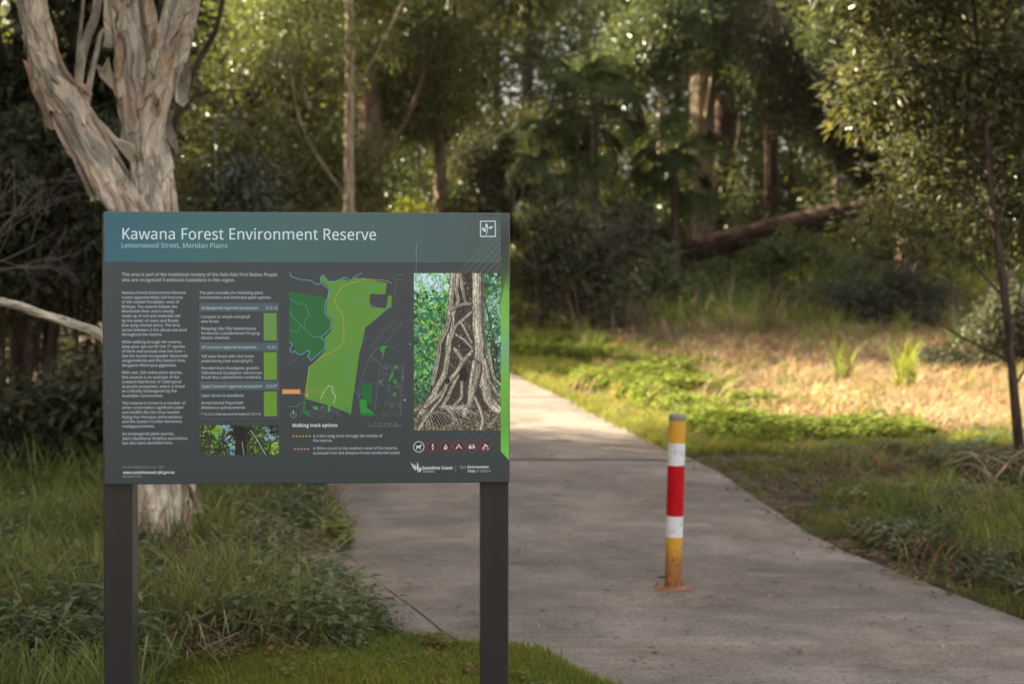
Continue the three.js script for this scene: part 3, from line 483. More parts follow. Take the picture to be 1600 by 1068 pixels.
  g = c.createLinearGradient(0, 331, 0, 720); for (const [t, q] of [[0, 'rgb(78,84,88)'], [0.12, 'rgb(58,64,58)'], [0.22, 'rgb(64,84,60)'], [0.32, 'rgb(118,180,74)'], [0.45, 'rgb(120,196,84)'], [0.55, 'rgb(126,178,140)'], [0.66, 'rgb(116,190,70)'], [0.85, 'rgb(100,176,66)'], [1, 'rgb(118,200,84)']]) g.addColorStop(t, q);
  c.fillStyle = g; c.fillRect(784, 331, 16, 400); c.fillStyle = 'rgba(60,80,56,0.55)'; c.beginPath(); c.moveTo(784, 400); c.lineTo(797, 380); c.lineTo(797, 410); c.lineTo(784, 470); c.fill(); c.fillStyle = 'rgba(150,160,60,0.4)'; c.fillRect(790, 620, 2, 60); c.restore();
  c.strokeStyle = 'rgba(170,190,190,0.5)'; c.lineWidth = 0.9; c.beginPath(); c.moveTo(651.2, 378); c.lineTo(650.6, 422); c.stroke();      // a scratch
  for (let i = 0; i < 60; i++) { c.fillStyle = `rgba(190,200,200,${0.05 + 0.12 * R()})`; c.fillRect(168 + 620 * R(), 335 + 415 * R(), 0.3 + 0.7 * R(), 0.3 + 0.5 * R()); }
  c.fillStyle = 'rgb(170,176,178)'; c.fillRect(168, 625, 2.4, 0.8); c.fillStyle = 'rgba(40,30,28,0.7)'; c.fillRect(753, 333.4, 22, 0.8);
  const t = new THREE.CanvasTexture(cv); t.colorSpace = THREE.SRGBColorSpace; t.anisotropy = 8; return t;
}
{
  const D = 4.25, PW = 631 / FPX * D, PH = 424 / FPX * D, cy = EYE - (543.5 - 500) / FPX * D;
  const s = thing('information_sign', X(481.5, D), 0, -D, rad(2.7));
  tag(s, 'large dark grey forest reserve information sign with map on two posts', 'sign');
  const rough = texture(256, 256, (u, v) => [0, 0.42 + 0.2 * (fbm(u * 8, v * 8, 3, 4, 8) - 0.5), 0], false);
  const panel = part(s, 'panel', new RoundedBoxGeometry(PW, PH, 0.022, 3, 0.003), phys({ color: lin(0.075, 0.08, 0.085), roughness: 0.4, clearcoat: 0.3, clearcoatRoughness: 0.25 }));
  panel.position.set(0, cy, -0.011);
  const pg = new THREE.PlaneGeometry(PW - 0.005, PH - 0.005);
  const print = part(panel, 'printed_face', pg, phys({ map: drawSign(), roughnessMap: rough, roughness: 1, color: lin(1.16, 1.16, 1.16), clearcoat: 0.12, clearcoatRoughness: 0.3, specularIntensity: 0.6 }));
  print.position.z = 0.0116;
  const post = phys({ color: lin(0.036, 0.034, 0.034), roughness: 0.5, roughnessMap: rough, clearcoat: 0.1 });
  const w = 45 / FPX * D;
  for (const cx of [-PW / 2 + w / 2 - 0.011, PW / 2 - w / 2 - 0.003]) { const p = part(s, 'post', new RoundedBoxGeometry(w, cy + PH / 2 + 0.35, 0.085, 3, 0.006), post); p.position.set(cx, (cy + PH / 2 - 0.35) / 2 - 0.003, -0.022 - 0.0435); }
  const clip = std({ color: lin(0.35, 0.35, 0.35), roughness: 0.4, metalness: 0.8 });
  const sc = new THREE.CylinderGeometry(0.008, 0.008, 0.004, 12); sc.rotateX(Math.PI / 2);
}

// ------------------------------------------------------------------ bollard
{
  const d = 8.4, K = d / FPX, H = 275 * K, r = 13 * K, b = thing('bollard', X(1052, d), rise(d) + 0.009, -d, 0.07);
  tag(b, 'yellow steel bollard with red and white reflective bands on the path', 'bollard');
  b.rotation.z = -0.026;
  const cv = document.createElement('canvas'); cv.width = 512; cv.height = 1024; const c = cv.getContext('2d'), R = rng(5);
  c.fillStyle = 'rgb(222,166,42)'; c.fillRect(0, 0, 512, 1024);
  for (let i = 0; i < 500; i++) { c.fillStyle = `rgba(${150 + 60 * R()},${100 + 50 * R()},30,${0.1 * R()})`; c.fillRect(512 * R(), 1024 * R(), 4 + 14 * R(), 20 + 110 * R()); }
  let g = c.createLinearGradient(0, 780, 0, 1024); g.addColorStop(0, 'rgba(150,92,50,0)'); g.addColorStop(0.35, 'rgba(150,92,54,0.55)'); g.addColorStop(1, 'rgba(150,86,56,0.95)'); c.fillStyle = g; c.fillRect(0, 760, 512, 264);
  for (let i = 0; i < 700; i++) { const y = 700 + 324 * Math.sqrt(R()); c.fillStyle = ['rgba(120,62,36,0.4)', 'rgba(176,110,72,0.35)', 'rgba(90,52,36,0.4)', 'rgba(206,150,70,0.3)'][i % 4]; c.beginPath(); c.ellipse(512 * R(), y, 2 + 12 * R(), 2 + 9 * R(), R() * 3, 0, 7); c.fill(); }
  for (let i = 0; i < 90; i++) { c.fillStyle = 'rgba(96,66,38,0.45)'; c.beginPath(); c.ellipse(512 * R(), 1024 * R(), 1 + 4 * R(), 1 + 4 * R(), 0, 0, 7); c.fill(); }
  c.fillStyle = 'rgb(72,44,32)'; c.beginPath(); c.ellipse(300, 935, 12, 9, 0, 0, 7); c.fill();
  const paint = new THREE.CanvasTexture(cv); paint.colorSpace = THREE.SRGBColorSpace;
  const yFor = (py) => (918 - py) * K;
  const tube = new THREE.LatheGeometry([[0, 0.001], [r, 0.001], [r, H - 0.045], [r * 0.995, H - 0.036], [0, H - 0.036]].map(([x, y]) => new THREE.Vector2(x, y)), 40);
  { const p = tube.attributes.position, u = tube.attributes.uv; for (let i = 0; i < p.count; i++) u.setY(i, clamp(p.getY(i) / H, 0.002, 0.998)); }
  part(b, 'post', tube, phys({ map: paint, roughness: 0.55, clearcoat: 0.15, color: lin(0.95, 0.95, 0.95) }));
  const wear = (a, f) => texture(256, 128, (u, v) => { const k = 0.93 + 0.14 * (fbm(u * 9, v * 5, f, 4, 9) - 0.5), s = fbm(u * 14, v * 9, f + 5, 3, 14) > 0.72 ? 0.85 : 1, dots = noise3(u * 90, v * 50, f, 90) > 0.93 ? 0.86 : 1; return a.map((q) => q * k * s * dots); });
  const whiteTape = phys({ map: wear([0.94, 0.94, 0.94], 4), roughness: 0.45 }), redTape = phys({ map: wear([0.80, 0.02, 0.10], 9), roughness: 0.5, specularIntensity: 0.4 });
  for (const [name, y0, y1, m, n] of [['white_band', 724, 689, whiteTape], ['red_band', 803, 724, redTape], ['white_band', 836, 803, whiteTape]]) { const h = yFor(y1) - yFor(y0) - 0.0006, q = part(b, name, new THREE.CylinderGeometry(r + 0.0014, r + 0.0014, h, 40, 1, false), m); q.position.y = (yFor(y0) + yFor(y1)) / 2; q.rotation.y = y0 * 0.01; }
  const cap = part(b, 'cap', new THREE.LatheGeometry([[0, 0.040], [r * 0.7, 0.040], [r * 0.98, 0.034], [r + 0.0024, 0.026], [r + 0.0024, 0.0], [r * 0.9, 0.0]].map(([x, y]) => new THREE.Vector2(x, y)), 40), std({ color: lin(0.27, 0.25, 0.19), roughness: 0.6 }));
  cap.position.y = H - 0.040;
  const rust = std({ map: texture(256, 256, (u, v) => { const k = fbm(u * 12, v * 12, 3, 4, 12), q = fbm(u * 5, v * 5, 9, 3, 5); return [0.40 + 0.34 * k, 0.31 + 0.26 * k - 0.06 * q, 0.24 + 0.22 * k - 0.05 * q]; }), roughness: 0.9 });
  const plate = part(b, 'base_plate', new RoundedBoxGeometry(0.2, 0.01, 0.2, 2, 0.003), rust); plate.position.y = 0.005; plate.rotation.z = 0.026;
  const weld = part(b, 'weld_collar', new THREE.LatheGeometry([[r + 0.006, 0.009], [r + 0.006, 0.013], [r, 0.02]].map(([x, y]) => new THREE.Vector2(x, y)), 32), rust);
  for (const [x, z] of [[-1, -1], [1, -1], [1, 1], [-1, 1]]) {
    const bolt = part(b, 'bolt', mergeGeometries([new THREE.CylinderGeometry(0.01, 0.01, 0.007, 6).translate(0, 0.0135, 0), new THREE.CylinderGeometry(0.005, 0.005, 0.008, 10).translate(0, 0.019, 0)]), rust);
    bolt.position.set(x * 0.078, 0.001, z * 0.078);
  }
  const pin = part(b, 'locking_pin', new THREE.CylinderGeometry(0.007, 0.007, 0.05, 10).rotateZ(Math.PI / 2), std({ color: lin(0.06, 0.05, 0.045), roughness: 0.6 }));
  pin.position.set(-r - 0.018, yFor(899), 0.004);
}

// ------------------------------------------------------------------ paperbark tree
{
  const D = 8.7, W = (w) => w / 2 / FPX * D, q = (x, y, dd = 0) => at(x, y, D + dd);
  const base = V(X(258, D), ground(X(258, D), D), -D);
  const t = thing('paperbark_tree', base.x, base.y, base.z); tag(t, 'pale paperbark tree with peeling bark forking behind the sign', 'tree');
  const rel = (pts) => pts.map((p) => p.sub(base));
  const o = (seed, rings = 60, sides = 30) => ({ rings, sides, rough: 0.12, freq: 11, ridge: 0.06, seed });
  const main = new Limb(rel([q(262, 940), q(259, 840), q(256, 740), q(257, 600), q(252, 450), q(243, 330), q(236, 250), q(224, 180), q(214, 110), q(205, 40), q(196, -60), q(180, -190), q(150, -420)]), [45, 38, 34, 34, 33, 33, 31, 29, 24, 21, 19, 17, 11].map((w) => w / FPX * D), o(3, 110));
  const left = new Limb(rel([q(246, 860, -0.1), q(240, 740, -0.1), q(236, 560, -0.06), q(222, 420, -0.1), q(200, 335, -0.12), q(165, 270, -0.15), q(128, 205, -0.2), q(84, 130, -0.25), q(55, 40, -0.3), q(36, -60, -0.32), q(0, -190, -0.3), q(-60, -420, -0.2)]), [28, 23, 22, 24, 26, 25, 21, 18, 16, 15, 13, 9].map((w) => w / FPX * D), o(9, 100));
  const right = new Limb(rel([q(236, 260, -0.05), q(240, 185, -0.1), q(255, 115, -0.16), q(272, 55, -0.2), q(290, -10, -0.2), q(318, -90, -0.2), q(360, -260, -0.1)]), [15, 20, 22, 21, 20, 17, 11].map((w) => w / FPX * D), o(14, 50));
  const trunk = part(t, 'trunk', main.geo, M.paper);
  const lb = part(t, 'limb', left.geo, M.paper), rb = part(t, 'limb', right.geo, M.paper);
  // the slim stems that rise in the fork and the low pale branch
  for (const [pts, rr, s] of [[[q(152, 260, 0.1), q(136, 200, 0.12), q(124, 130, 0.12), q(134, 70, 0.1), q(152, 20, 0.1), q(158, -60, 0.1), q(170, -200, 0.1)], [8, 8, 7.5, 7, 6.5, 5, 3], 4], [[q(135, 190, 0.05), q(140, 140, 0), q(152, 85, 0), q(163, 50, 0), q(190, 38, 0.05)], [5, 5, 4.4, 4, 3], 5], [[q(120, 140, 0.16), q(124, 80, 0.2), q(131, 10, 0.22), q(140, -80, 0.2)], [3, 3, 2.6, 2], 6], [[q(212, 110, 0.2), q(216, 50, 0.25), q(222, -40, 0.25)], [4, 3.6, 3], 7]]) part(t, 'stem', limb(rel(pts), rr.map((w) => w / FPX * D), { rings: 24, sides: 9, rough: 0.08, seed: s }), M.paper);
  const low = new Limb(rel([q(232, 565, -0.1), q(200, 545, -0.15), q(165, 525, -0.2), q(130, 511, -0.25), q(96, 500, -0.3), q(60, 489, -0.34), q(36, 480, -0.36), q(0, 472, -0.4), q(-70, 466, -0.5), q(-180, 440, -0.5)]), [11, 9, 7.5, 7, 6.8, 7, 7.2, 7, 6.5, 4].map((w) => w / FPX * D), { rings: 60, sides: 14, rough: 0.1, freq: 14, seed: 8 });
  const lowM = part(t, 'branch', low.geo, M.paper); lowM.userData.label = 'low pale branch reaching out to the left';
  // loose sheets of bark
  const R = rng(31);
  function flap(limbRef, t0, a0, hgt, wid, lift, mat, parent) {
    const g = new Geo(), nu = 5, nv = 7, flip = R() < 0.5 ? 1 : -1, ph = R() * 9, id = [], ends = R();
    for (let i = 0; i <= nv; i++) { id.push([]); for (let j = 0; j <= nu; j++) {
      const u = j / nu, v = i / nv, jag = (noise3(v * 6 + ph, u * 2, ph) - 0.5) * 0.7 - 0.75 * (1 - Math.pow(Math.sin(Math.PI * clamp(v, 0.02, 0.98)), 0.55)), tt = t0 + (v - 0.5 + (noise3(u * 4, ph, v) - 0.5) * 0.18) * hgt / limbRef.len, r = limbRef.radius(clamp(tt));
      const a = a0 + flip * (u + jag * u) * wid / r, curl = Math.pow(u, 2.2) * lift * (0.5 + noise3(v * 3, ph, 2)) + Math.pow(ends < 0.5 ? v : 1 - v, 3) * lift * 0.7;
      const p = limbRef.at(tt, a - flip * Math.pow(u, 3) * curl * 0.4 / r, 0.004 + curl); id[i].push(g.v(p.x, p.y, p.z, [1, 1, 1], u * wid + ph, v * hgt + ph));
    } }
    for (let i = 0; i < nv; i++) for (let j = 0; j < nu; j++) { g.t(id[i][j], id[i + 1][j], id[i][j + 1]); g.t(id[i][j + 1], id[i + 1][j], id[i + 1][j + 1]); }
    part(parent, 'bark_flap', g.build(), mat);
  }
  const facing = (L2, tt) => { const k = Math.round(tt * L2.rings), N = L2.frames.normals[k], B = L2.frames.binormals[k]; return Math.atan2(B.z, N.z); };
  for (const [L2, parent, n, lo, hi, hs, ws] of [[main, trunk, 52, 0.04, 0.82, 0.62, 0.13], [left, lb, 34, 0.3, 0.85, 0.6, 0.10], [right, rb, 24, 0.1, 0.8, 0.45, 0.11], [low, lowM, 16, 0.1, 0.85, 0.1, 0.03]])
    for (let i = 0; i < n; i++) { const tt = mix(lo, hi, R()), side = (R() - 0.5) * 3.6; flap(L2, tt, facing(L2, tt) + side, hs * (0.35 + 0.8 * R()), ws * (0.35 + 0.75 * R()), (Math.abs(side) > 1.2 ? 0.055 : 0.013) * (0.4 + 0.9 * R()) * (ws < 0.05 ? 0.5 : 1), R() < 0.16 ? M.innerBark : M.flap, parent); }
  // crown high above the picture
  const cl = []; for (let i = 0; i < 420; i++) { const k = sph(R), l = [[-1.6, 6, 0.5, 1.8], [0.6, 6.6, -0.8, 2.1], [1.2, 5.6, 0.6, 1.6], [-2.6, 7.4, -0.6, 1.8]][i % 4]; const y = l[1] + k.y * l[3]; cl.push([l[0] + k.x * l[3], y, l[2] + k.z * l[3], 0.8 + 0.6 * R(), R() * 6.28, R(), 0.8 + 0.4 * R(), 0.8 + 0.4 * R(), 0.9]); }
  instances(t, 'crown', C.euc[0], L.green, cl);
  part(t, 'limb', mergeGeometries([limb(rel([q(150, -400), q(60, -900, 0.4), q(-60, -1500, 0.2)]), [0.055, 0.04, 0.02], { rings: 10 }), limb(rel([q(355, -250, -0.1), q(520, -800, -0.4), q(600, -1200, -0.6)]), [0.05, 0.035, 0.02], { rings: 10 })]), M.paper);
}

// ------------------------------------------------------------------ trees
const R0 = rng(2024);
function tree(name, label, group, px, d, o) {
  const { height = 12, r = 0.15, lean = [0, 0], bark = M.bark, leafM = L.green, clumps = C.broad, lobes = [], n = 500, size = 1, seed = 1, tint = 0.35, limbs = true, limbK = 0.3, x = X(px, d), category = 'tree', twin } = o;
  const R = rng(seed), y = ground(x, d), t = thing(name, x, y - 0.05, -d); tag(t, label, category, group);
  const pts = [0, 0.12, 0.3, 0.5, 0.75, 1].map((k, i) => V(lean[0] * k + (i ? (R() - 0.5) * 0.05 * height * k : 0) * (o.straight ? 0.3 : 1), height * k, lean[1] * k + (i ? (R() - 0.5) * 0.05 * height * k : 0)));
  const main = new Limb(pts, [r * 1.45, r * 1.05, r, r * 0.85, r * 0.6, r * 0.25], { rings: 26, sides: 12, rough: 0.1, freq: 3, seed, ridge: r * 0.2 });
  part(t, 'trunk', main.geo, bark);
  const geos = [], list = [];
  for (const [lx, ly, lz, rx, ry, rz, share = 1] of lobes) {
    if (limbs) { const k = clamp(ly / height - 0.25, 0.15, 0.9), a = main.curve.getPointAt(k), e = V(lx, ly, lz); geos.push(limb([a, a.clone().lerp(e, 0.5).add(V((R() - 0.5) * 0.6, -0.2, (R() - 0.5) * 0.6)), e], [r * limbK, r * limbK * 0.6, r * 0.08], { rings: 10, sides: 6, seed: seed + ly }));
      for (let i = 0; i < 4; i++) { const s = a.clone().lerp(e, 0.55 + 0.4 * R()), q = sph(R); geos.push(limb([s, s.clone().add(V(q.x * rx * 0.5, q.y * ry * 0.4, q.z * rz * 0.5)), e.clone().add(V(q.x * rx * 0.9, q.y * ry * 0.9, q.z * rz * 0.9))], [r * 0.14, r * 0.09, 0.008], { rings: 6, sides: 5, seed: i })); } }
    const m = Math.round(n * share / lobes.length);
    const sub = []; for (let i = 0; i < 9; i++) { const q = sph(R).multiplyScalar(0.45 + 0.45 * R()); sub.push(q); }
    for (let i = 0; i < m; i++) {
      const c = sub[i % 9], q = sph(R).multiplyScalar(0.46 * Math.cbrt(R())).add(c).multiplyScalar(R() < 0.16 ? 1.2 + 0.3 * R() : 1), k = 1 + tint * (R() * 2 - 1), w = R() * R() * R() * 0.55;
      list.push([lx + q.x * rx, ly + q.y * ry, lz + q.z * rz, size * (0.7 + 0.6 * R()), R() * 6.28, (R() - 0.5) * 1.2, k * (1 + w), k * (1 + w * 0.4), k * (1 - w * 0.3)]);
    }
  }
  if (geos.length) part(t, 'branches', mergeGeometries(geos), bark);
  if (list.length) instances(t, 'crown', clumps[seed % clumps.length], leafM, list);
  return t;
}
// slim sunlit tree and its thick grey neighbour above the sign
tree('slender_tree', 'slender pale trunk lit down its left edge, above the middle of the sign', null, 545, 30, { height: 13, r: 0.105, straight: true, bark: M.paleBark, limbK: 0.22, leafM: L.olive, clumps: C.euc, n: 460, seed: 11, lobes: [[0.3, 10.5, 0, 2, 2, 2], [-1.4, 9, 0.4, 1.6, 1.4, 1.6], [1.6, 8.4, -0.4, 1.5, 1.3, 1.5], [-1.2, 6.3, 0.9, 1.2, 0.9, 1]] });
tree('grey_gum_tree', 'thick grey trunk just right of the slender pale trunk', null, 578, 36, { height: 16, r: 0.3, bark: M.bark, leafM: L.olive, clumps: C.broad, n: 900, seed: 12, lobes: [[0, 13, 0, 3, 3, 3], [2.6, 10, 0.5, 2.4, 1.8, 2], [-2.6, 9.5, -0.5, 2.4, 2, 2.4], [1.8, 7.2, 1.2, 1.6, 1.4, 1.4]] });
// olive trees left of the slender trunk
tree('olive_green_tree', 'olive-green tree full of light specks between the paperbark and the slender trunk', null, 400, 33, { height: 11, r: 0.16, bark: M.darkBark, leafM: L.olive, clumps: C.broad, n: 1150, seed: 13, lobes: [[0, 8.5, 0, 2.6, 2, 2], [-1.8, 6.4, 0.5, 2.1, 1.7, 1.7], [1.5, 6.2, 0.3, 1.9, 1.6, 1.6], [0, 4.2, 0.9, 2.3, 1.5, 1.4], [-1.4, 2.6, 1, 2, 1.2, 1.2], [1.7, 3, 0.6, 1.6, 1.3, 1.2]] });
tree('olive_green_tree', 'broad olive tree standing behind the paperbark fork', null, 255, 39, { height: 12, r: 0.18, bark: M.darkBark, leafM: L.olive, clumps: C.broad, n: 1050, seed: 14, lobes: [[0, 9.5, 0, 3, 2.4, 2.4], [-2.4, 7, 0.5, 2.4, 2, 2], [2.2, 6.6, 0, 2.3, 2, 2], [0, 4, 0.6, 3, 1.8, 1.8], [-2.4, 3, 0.6, 2.2, 1.5, 1.5]] });
tree('yellow_green_tree', 'yellow-green sunlit tree right of the thick grey trunk', null, 690, 38, { height: 12.5, r: 0.16, bark: M.bark, leafM: L.olive, clumps: C.broad, n: 1250, seed: 15, tint: 0.5, lobes: [[0, 10, 0, 2.8, 2.2, 2.2], [-1.9, 7.6, 0.6, 1.9, 1.6, 1.6], [1.6, 7.2, 0.4, 2.2, 1.9, 1.8], [-0.6, 5.1, 0.9, 2, 1.4, 1.4], [1.7, 9.3, 1, 1.7, 1.5, 1.5]] });
// dark trees at the left edge
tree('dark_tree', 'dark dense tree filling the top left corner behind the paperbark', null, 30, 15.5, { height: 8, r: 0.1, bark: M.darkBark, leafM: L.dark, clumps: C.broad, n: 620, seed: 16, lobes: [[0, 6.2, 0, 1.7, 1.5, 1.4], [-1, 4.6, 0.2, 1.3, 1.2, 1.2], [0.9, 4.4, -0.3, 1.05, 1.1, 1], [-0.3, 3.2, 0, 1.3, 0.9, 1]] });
tree('blue_leaved_shrub', 'dark shrub with bluish glossy leaves just right of the paperbark trunk', null, 325, 14.5, { category: 'shrub', height: 3, r: 0.035, bark: M.darkBark, leafM: L.blue, clumps: C.shrub, n: 260, seed: 17, lobes: [[0, 2.5, 0, 0.75, 0.55, 0.6], [-0.4, 1.9, 0.1, 0.6, 0.5, 0.5], [0.5, 1.7, 0, 0.6, 0.5, 0.5], [0, 1.0, 0.1, 0.9, 0.5, 0.5]] });
// right of centre
tree('broad_trunk_tree', 'broad trunk lit down its left edge, right of the fan palms', null, 1096, 44, { height: 17, r: 0.36, bark: M.paleBark, leafM: L.green, n: 1300, seed: 18, lobes: [[0, 14, 0, 3.4, 2.8, 3], [-2.8, 10.5, 0.8, 2.6, 2, 2.2], [2.8, 10.4, 0.4, 2.6, 2, 2.2], [0.2, 8.6, 1.5, 2, 1.2, 1.4]] });
tree('brown_trunk_tree', 'brown trunk close behind the broad lit trunk', null, 1132, 46, { height: 16, r: 0.34, bark: M.redBark, leafM: L.dark, n: 900, seed: 19, lobes: [[0, 13, 0, 3.2, 2.6, 3], [2.4, 9, 0.8, 2.4, 2, 2.2], [0.4, 6.8, 1.2, 1.8, 1, 1.3]] });
tree('thin_pale_tree', 'thin pale trunk speckled with light under the right-hand fan palm', null, 1032, 40, { height: 9, r: 0.085, bark: M.paleBark, leafM: L.green, n: 520, seed: 20, straight: true, lobes: [[0, 8, 0, 2, 1.6, 1.6], [-1, 6.8, 0, 1.5, 1.1, 1.2]] });
tree('straight_brown_tree', 'straight dim brown trunk behind the middle of the fallen log', null, 1206, 43, { height: 14, r: 0.19, bark: M.redBark, leafM: L.green, n: 1200, seed: 21, lobes: [[0, 11.5, 0, 3, 2.4, 2.6], [-2, 8.4, 1, 2.2, 1.7, 1.8], [2.1, 8.2, 0.5, 2.2, 1.8, 1.8], [0, 6.4, 1.4, 1.8, 1.1, 1.2]] });
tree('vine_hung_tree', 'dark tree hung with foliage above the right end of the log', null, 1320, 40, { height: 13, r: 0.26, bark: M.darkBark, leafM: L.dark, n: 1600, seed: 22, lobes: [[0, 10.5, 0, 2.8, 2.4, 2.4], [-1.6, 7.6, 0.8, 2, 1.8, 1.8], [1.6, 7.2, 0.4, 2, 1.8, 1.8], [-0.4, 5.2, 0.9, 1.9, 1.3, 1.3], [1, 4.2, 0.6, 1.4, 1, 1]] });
tree('stout_brown_tree', 'stout reddish brown trunk just beyond the upper end of the log', null, 1422, 37, { height: 12, r: 0.3, bark: M.redBark, leafM: L.green, n: 1300, seed: 23, lobes: [[0.3, 10, 0, 2.6, 2.2, 2.4], [1.8, 7.4, 0.8, 2, 1.6, 1.7], [-1.4, 7, 0.8, 1.8, 1.5, 1.5], [0.6, 5, 1.2, 1.6, 1, 1.2]] });
tree('leafy_tree', 'leafy green tree behind the sapling at the right edge', null, 1570, 33, { height: 11, r: 0.17, bark: M.bark, leafM: L.green, n: 1500, seed: 24, lobes: [[0, 8.6, 0, 2.4, 2, 2], [-1.8, 6.4, 0.6, 1.8, 1.6, 1.6], [1.4, 6, 0.2, 2, 1.7, 1.7], [-1, 4, 0.8, 1.7, 1.3, 1.3], [1, 3, 0.6, 1.8, 1.2, 1.2]] });
// leaning sapling on the right verge, nearest tree on that side
{
  const d = 13.5, b = at(1598, 745, d), s = tree('leaning_sapling', 'slim dark sapling leaning left on the right verge with a wide leafy crown', null, 1598, d, { limbK: 0.4, height: 5.4, r: 0.036, lean: [-0.62, 0.15], straight: true, bark: M.darkBark, leafM: L.sapling, clumps: C.fine, n: 1150, seed: 25, size: 0.95, tint: 0.45, lobes: [[-0.5, 5.2, 0, 0.95, 0.8, 0.9], [0.5, 4.6, 0.2, 1, 0.8, 0.9], [-0.9, 4.2, -0.2, 0.7, 0.6, 0.7, 0.8], [-0.35, 3.6, -0.4, 0.8, 0.55, 0.6, 0.7], [0.6, 3.3, 0, 0.8, 0.6, 0.7], [-0.85, 3.0, -0.5, 0.5, 0.45, 0.5, 0.4], [0.35, 2.5, -0.7, 0.6, 0.4, 0.4, 0.45], [0.75, 2.1, -0.7, 0.55, 0.4, 0.4, 0.5], [0.5, 6.2, 0, 1.1, 0.8, 1], [-1.3, 3.7, 0.1, 0.4, 0.35, 0.4, 0.35], [-1.05, 2.4, -0.6, 0.4, 0.3, 0.3, 0.2], [-1.5, 4.6, 0, 0.45, 0.35, 0.4, 0.35]] });
}
// understorey bushes
const bush = (label, px, d, w, h, leafM, clumps, n, seed, name = 'bush', depth = 0.7) => {
  const R = rng(seed * 7 + 1), lobes = [[0, h * 0.5, 0, w * 0.3, h * 0.3, w * depth * 0.3]];
  for (let i = 0; i < 10; i++) { const a = (R() - 0.5) * w * 0.95, k = 1 - Math.abs(a) / w, y = h * mix(0.15, 0.95 * k, R()); lobes.push([a, y, (R() - 0.4) * w * depth * 0.5, w * mix(0.1, 0.22, R()), h * mix(0.1, 0.24, R()), w * mix(0.1, 0.2, R()), mix(0.4, 1.1, R())]); }
  return tree(name, label, null, px, d, { category: 'bush', height: h * 0.8, r: 0.03, limbK: 0.6, bark: M.darkBark, leafM, clumps, n, seed, tint: 0.45, lobes });
};
bush('bright green bush rising just over the top edge of the sign', 628, 27.5, 1.7, 3.3, L.bright, C.shrub, 420, 41);
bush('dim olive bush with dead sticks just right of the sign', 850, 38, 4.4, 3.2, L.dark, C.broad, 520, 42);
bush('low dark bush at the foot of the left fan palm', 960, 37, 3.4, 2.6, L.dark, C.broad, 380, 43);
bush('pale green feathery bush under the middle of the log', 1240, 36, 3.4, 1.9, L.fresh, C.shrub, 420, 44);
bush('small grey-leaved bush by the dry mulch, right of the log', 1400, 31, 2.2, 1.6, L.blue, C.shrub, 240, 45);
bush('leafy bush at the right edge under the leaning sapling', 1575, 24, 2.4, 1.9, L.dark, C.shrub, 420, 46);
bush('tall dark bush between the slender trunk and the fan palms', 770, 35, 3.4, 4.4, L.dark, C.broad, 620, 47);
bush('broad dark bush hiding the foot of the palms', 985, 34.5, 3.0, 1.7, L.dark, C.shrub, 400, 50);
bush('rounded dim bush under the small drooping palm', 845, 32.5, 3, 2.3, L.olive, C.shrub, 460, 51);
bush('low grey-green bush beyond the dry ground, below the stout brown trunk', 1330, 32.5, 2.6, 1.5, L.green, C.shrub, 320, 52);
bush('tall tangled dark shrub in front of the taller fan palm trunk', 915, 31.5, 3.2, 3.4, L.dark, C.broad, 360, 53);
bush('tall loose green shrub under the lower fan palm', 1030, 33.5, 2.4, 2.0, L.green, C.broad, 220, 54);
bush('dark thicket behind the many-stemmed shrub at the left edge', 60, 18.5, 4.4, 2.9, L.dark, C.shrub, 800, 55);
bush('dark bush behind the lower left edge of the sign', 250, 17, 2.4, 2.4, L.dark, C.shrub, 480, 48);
// dark leafy mound left of the sign
bush('dark leafy mound spilling over the ground left of the sign', 70, 11.8, 2.3, 1.25, L.dark, C.shrub, 620, 49, 'leafy_mound', 0.9);
// dark many-stemmed shrub behind it
{
  const d = 14.5, x = X(70, d), t = thing('many_stemmed_shrub', x, ground(x, d), -d); tag(t, 'dark shrub of many thin stems behind the low pale branch', 'shrub');
  const R = rng(61);
  for (let i = 0; i < 12; i++) { const bx = mix(-0.5, 0.75, i / 11), tx = bx + (R() - 0.4) * 1.3, h = 2.2 + 1.2 * R(); part(t, 'stem', limb([V(bx, -0.1, (R() - 0.5) * 0.8), V(mix(bx, tx, 0.35), h * 0.4, (R() - 0.5) * 0.5), V(tx, h, (R() - 0.5) * 0.6)], [0.02 + 0.035 * R(), 0.014 + 0.02 * R(), 0.01], { rings: 12, sides: 8, seed: i }), M.darkBark); }
  const cl = []; for (let i = 0; i < 260; i++) { const q = sph(R); cl.push([q.x * 0.95 + 0.1, 2.5 + q.y * 0.9, q.z * 0.6, 0.8 + 0.5 * R(), R() * 6.28, R(), 0.6 + 0.6 * R(), 0.6 + 0.6 * R(), 0.7]); }
  instances(t, 'crown', C.shrub[1], L.dark, cl);
}
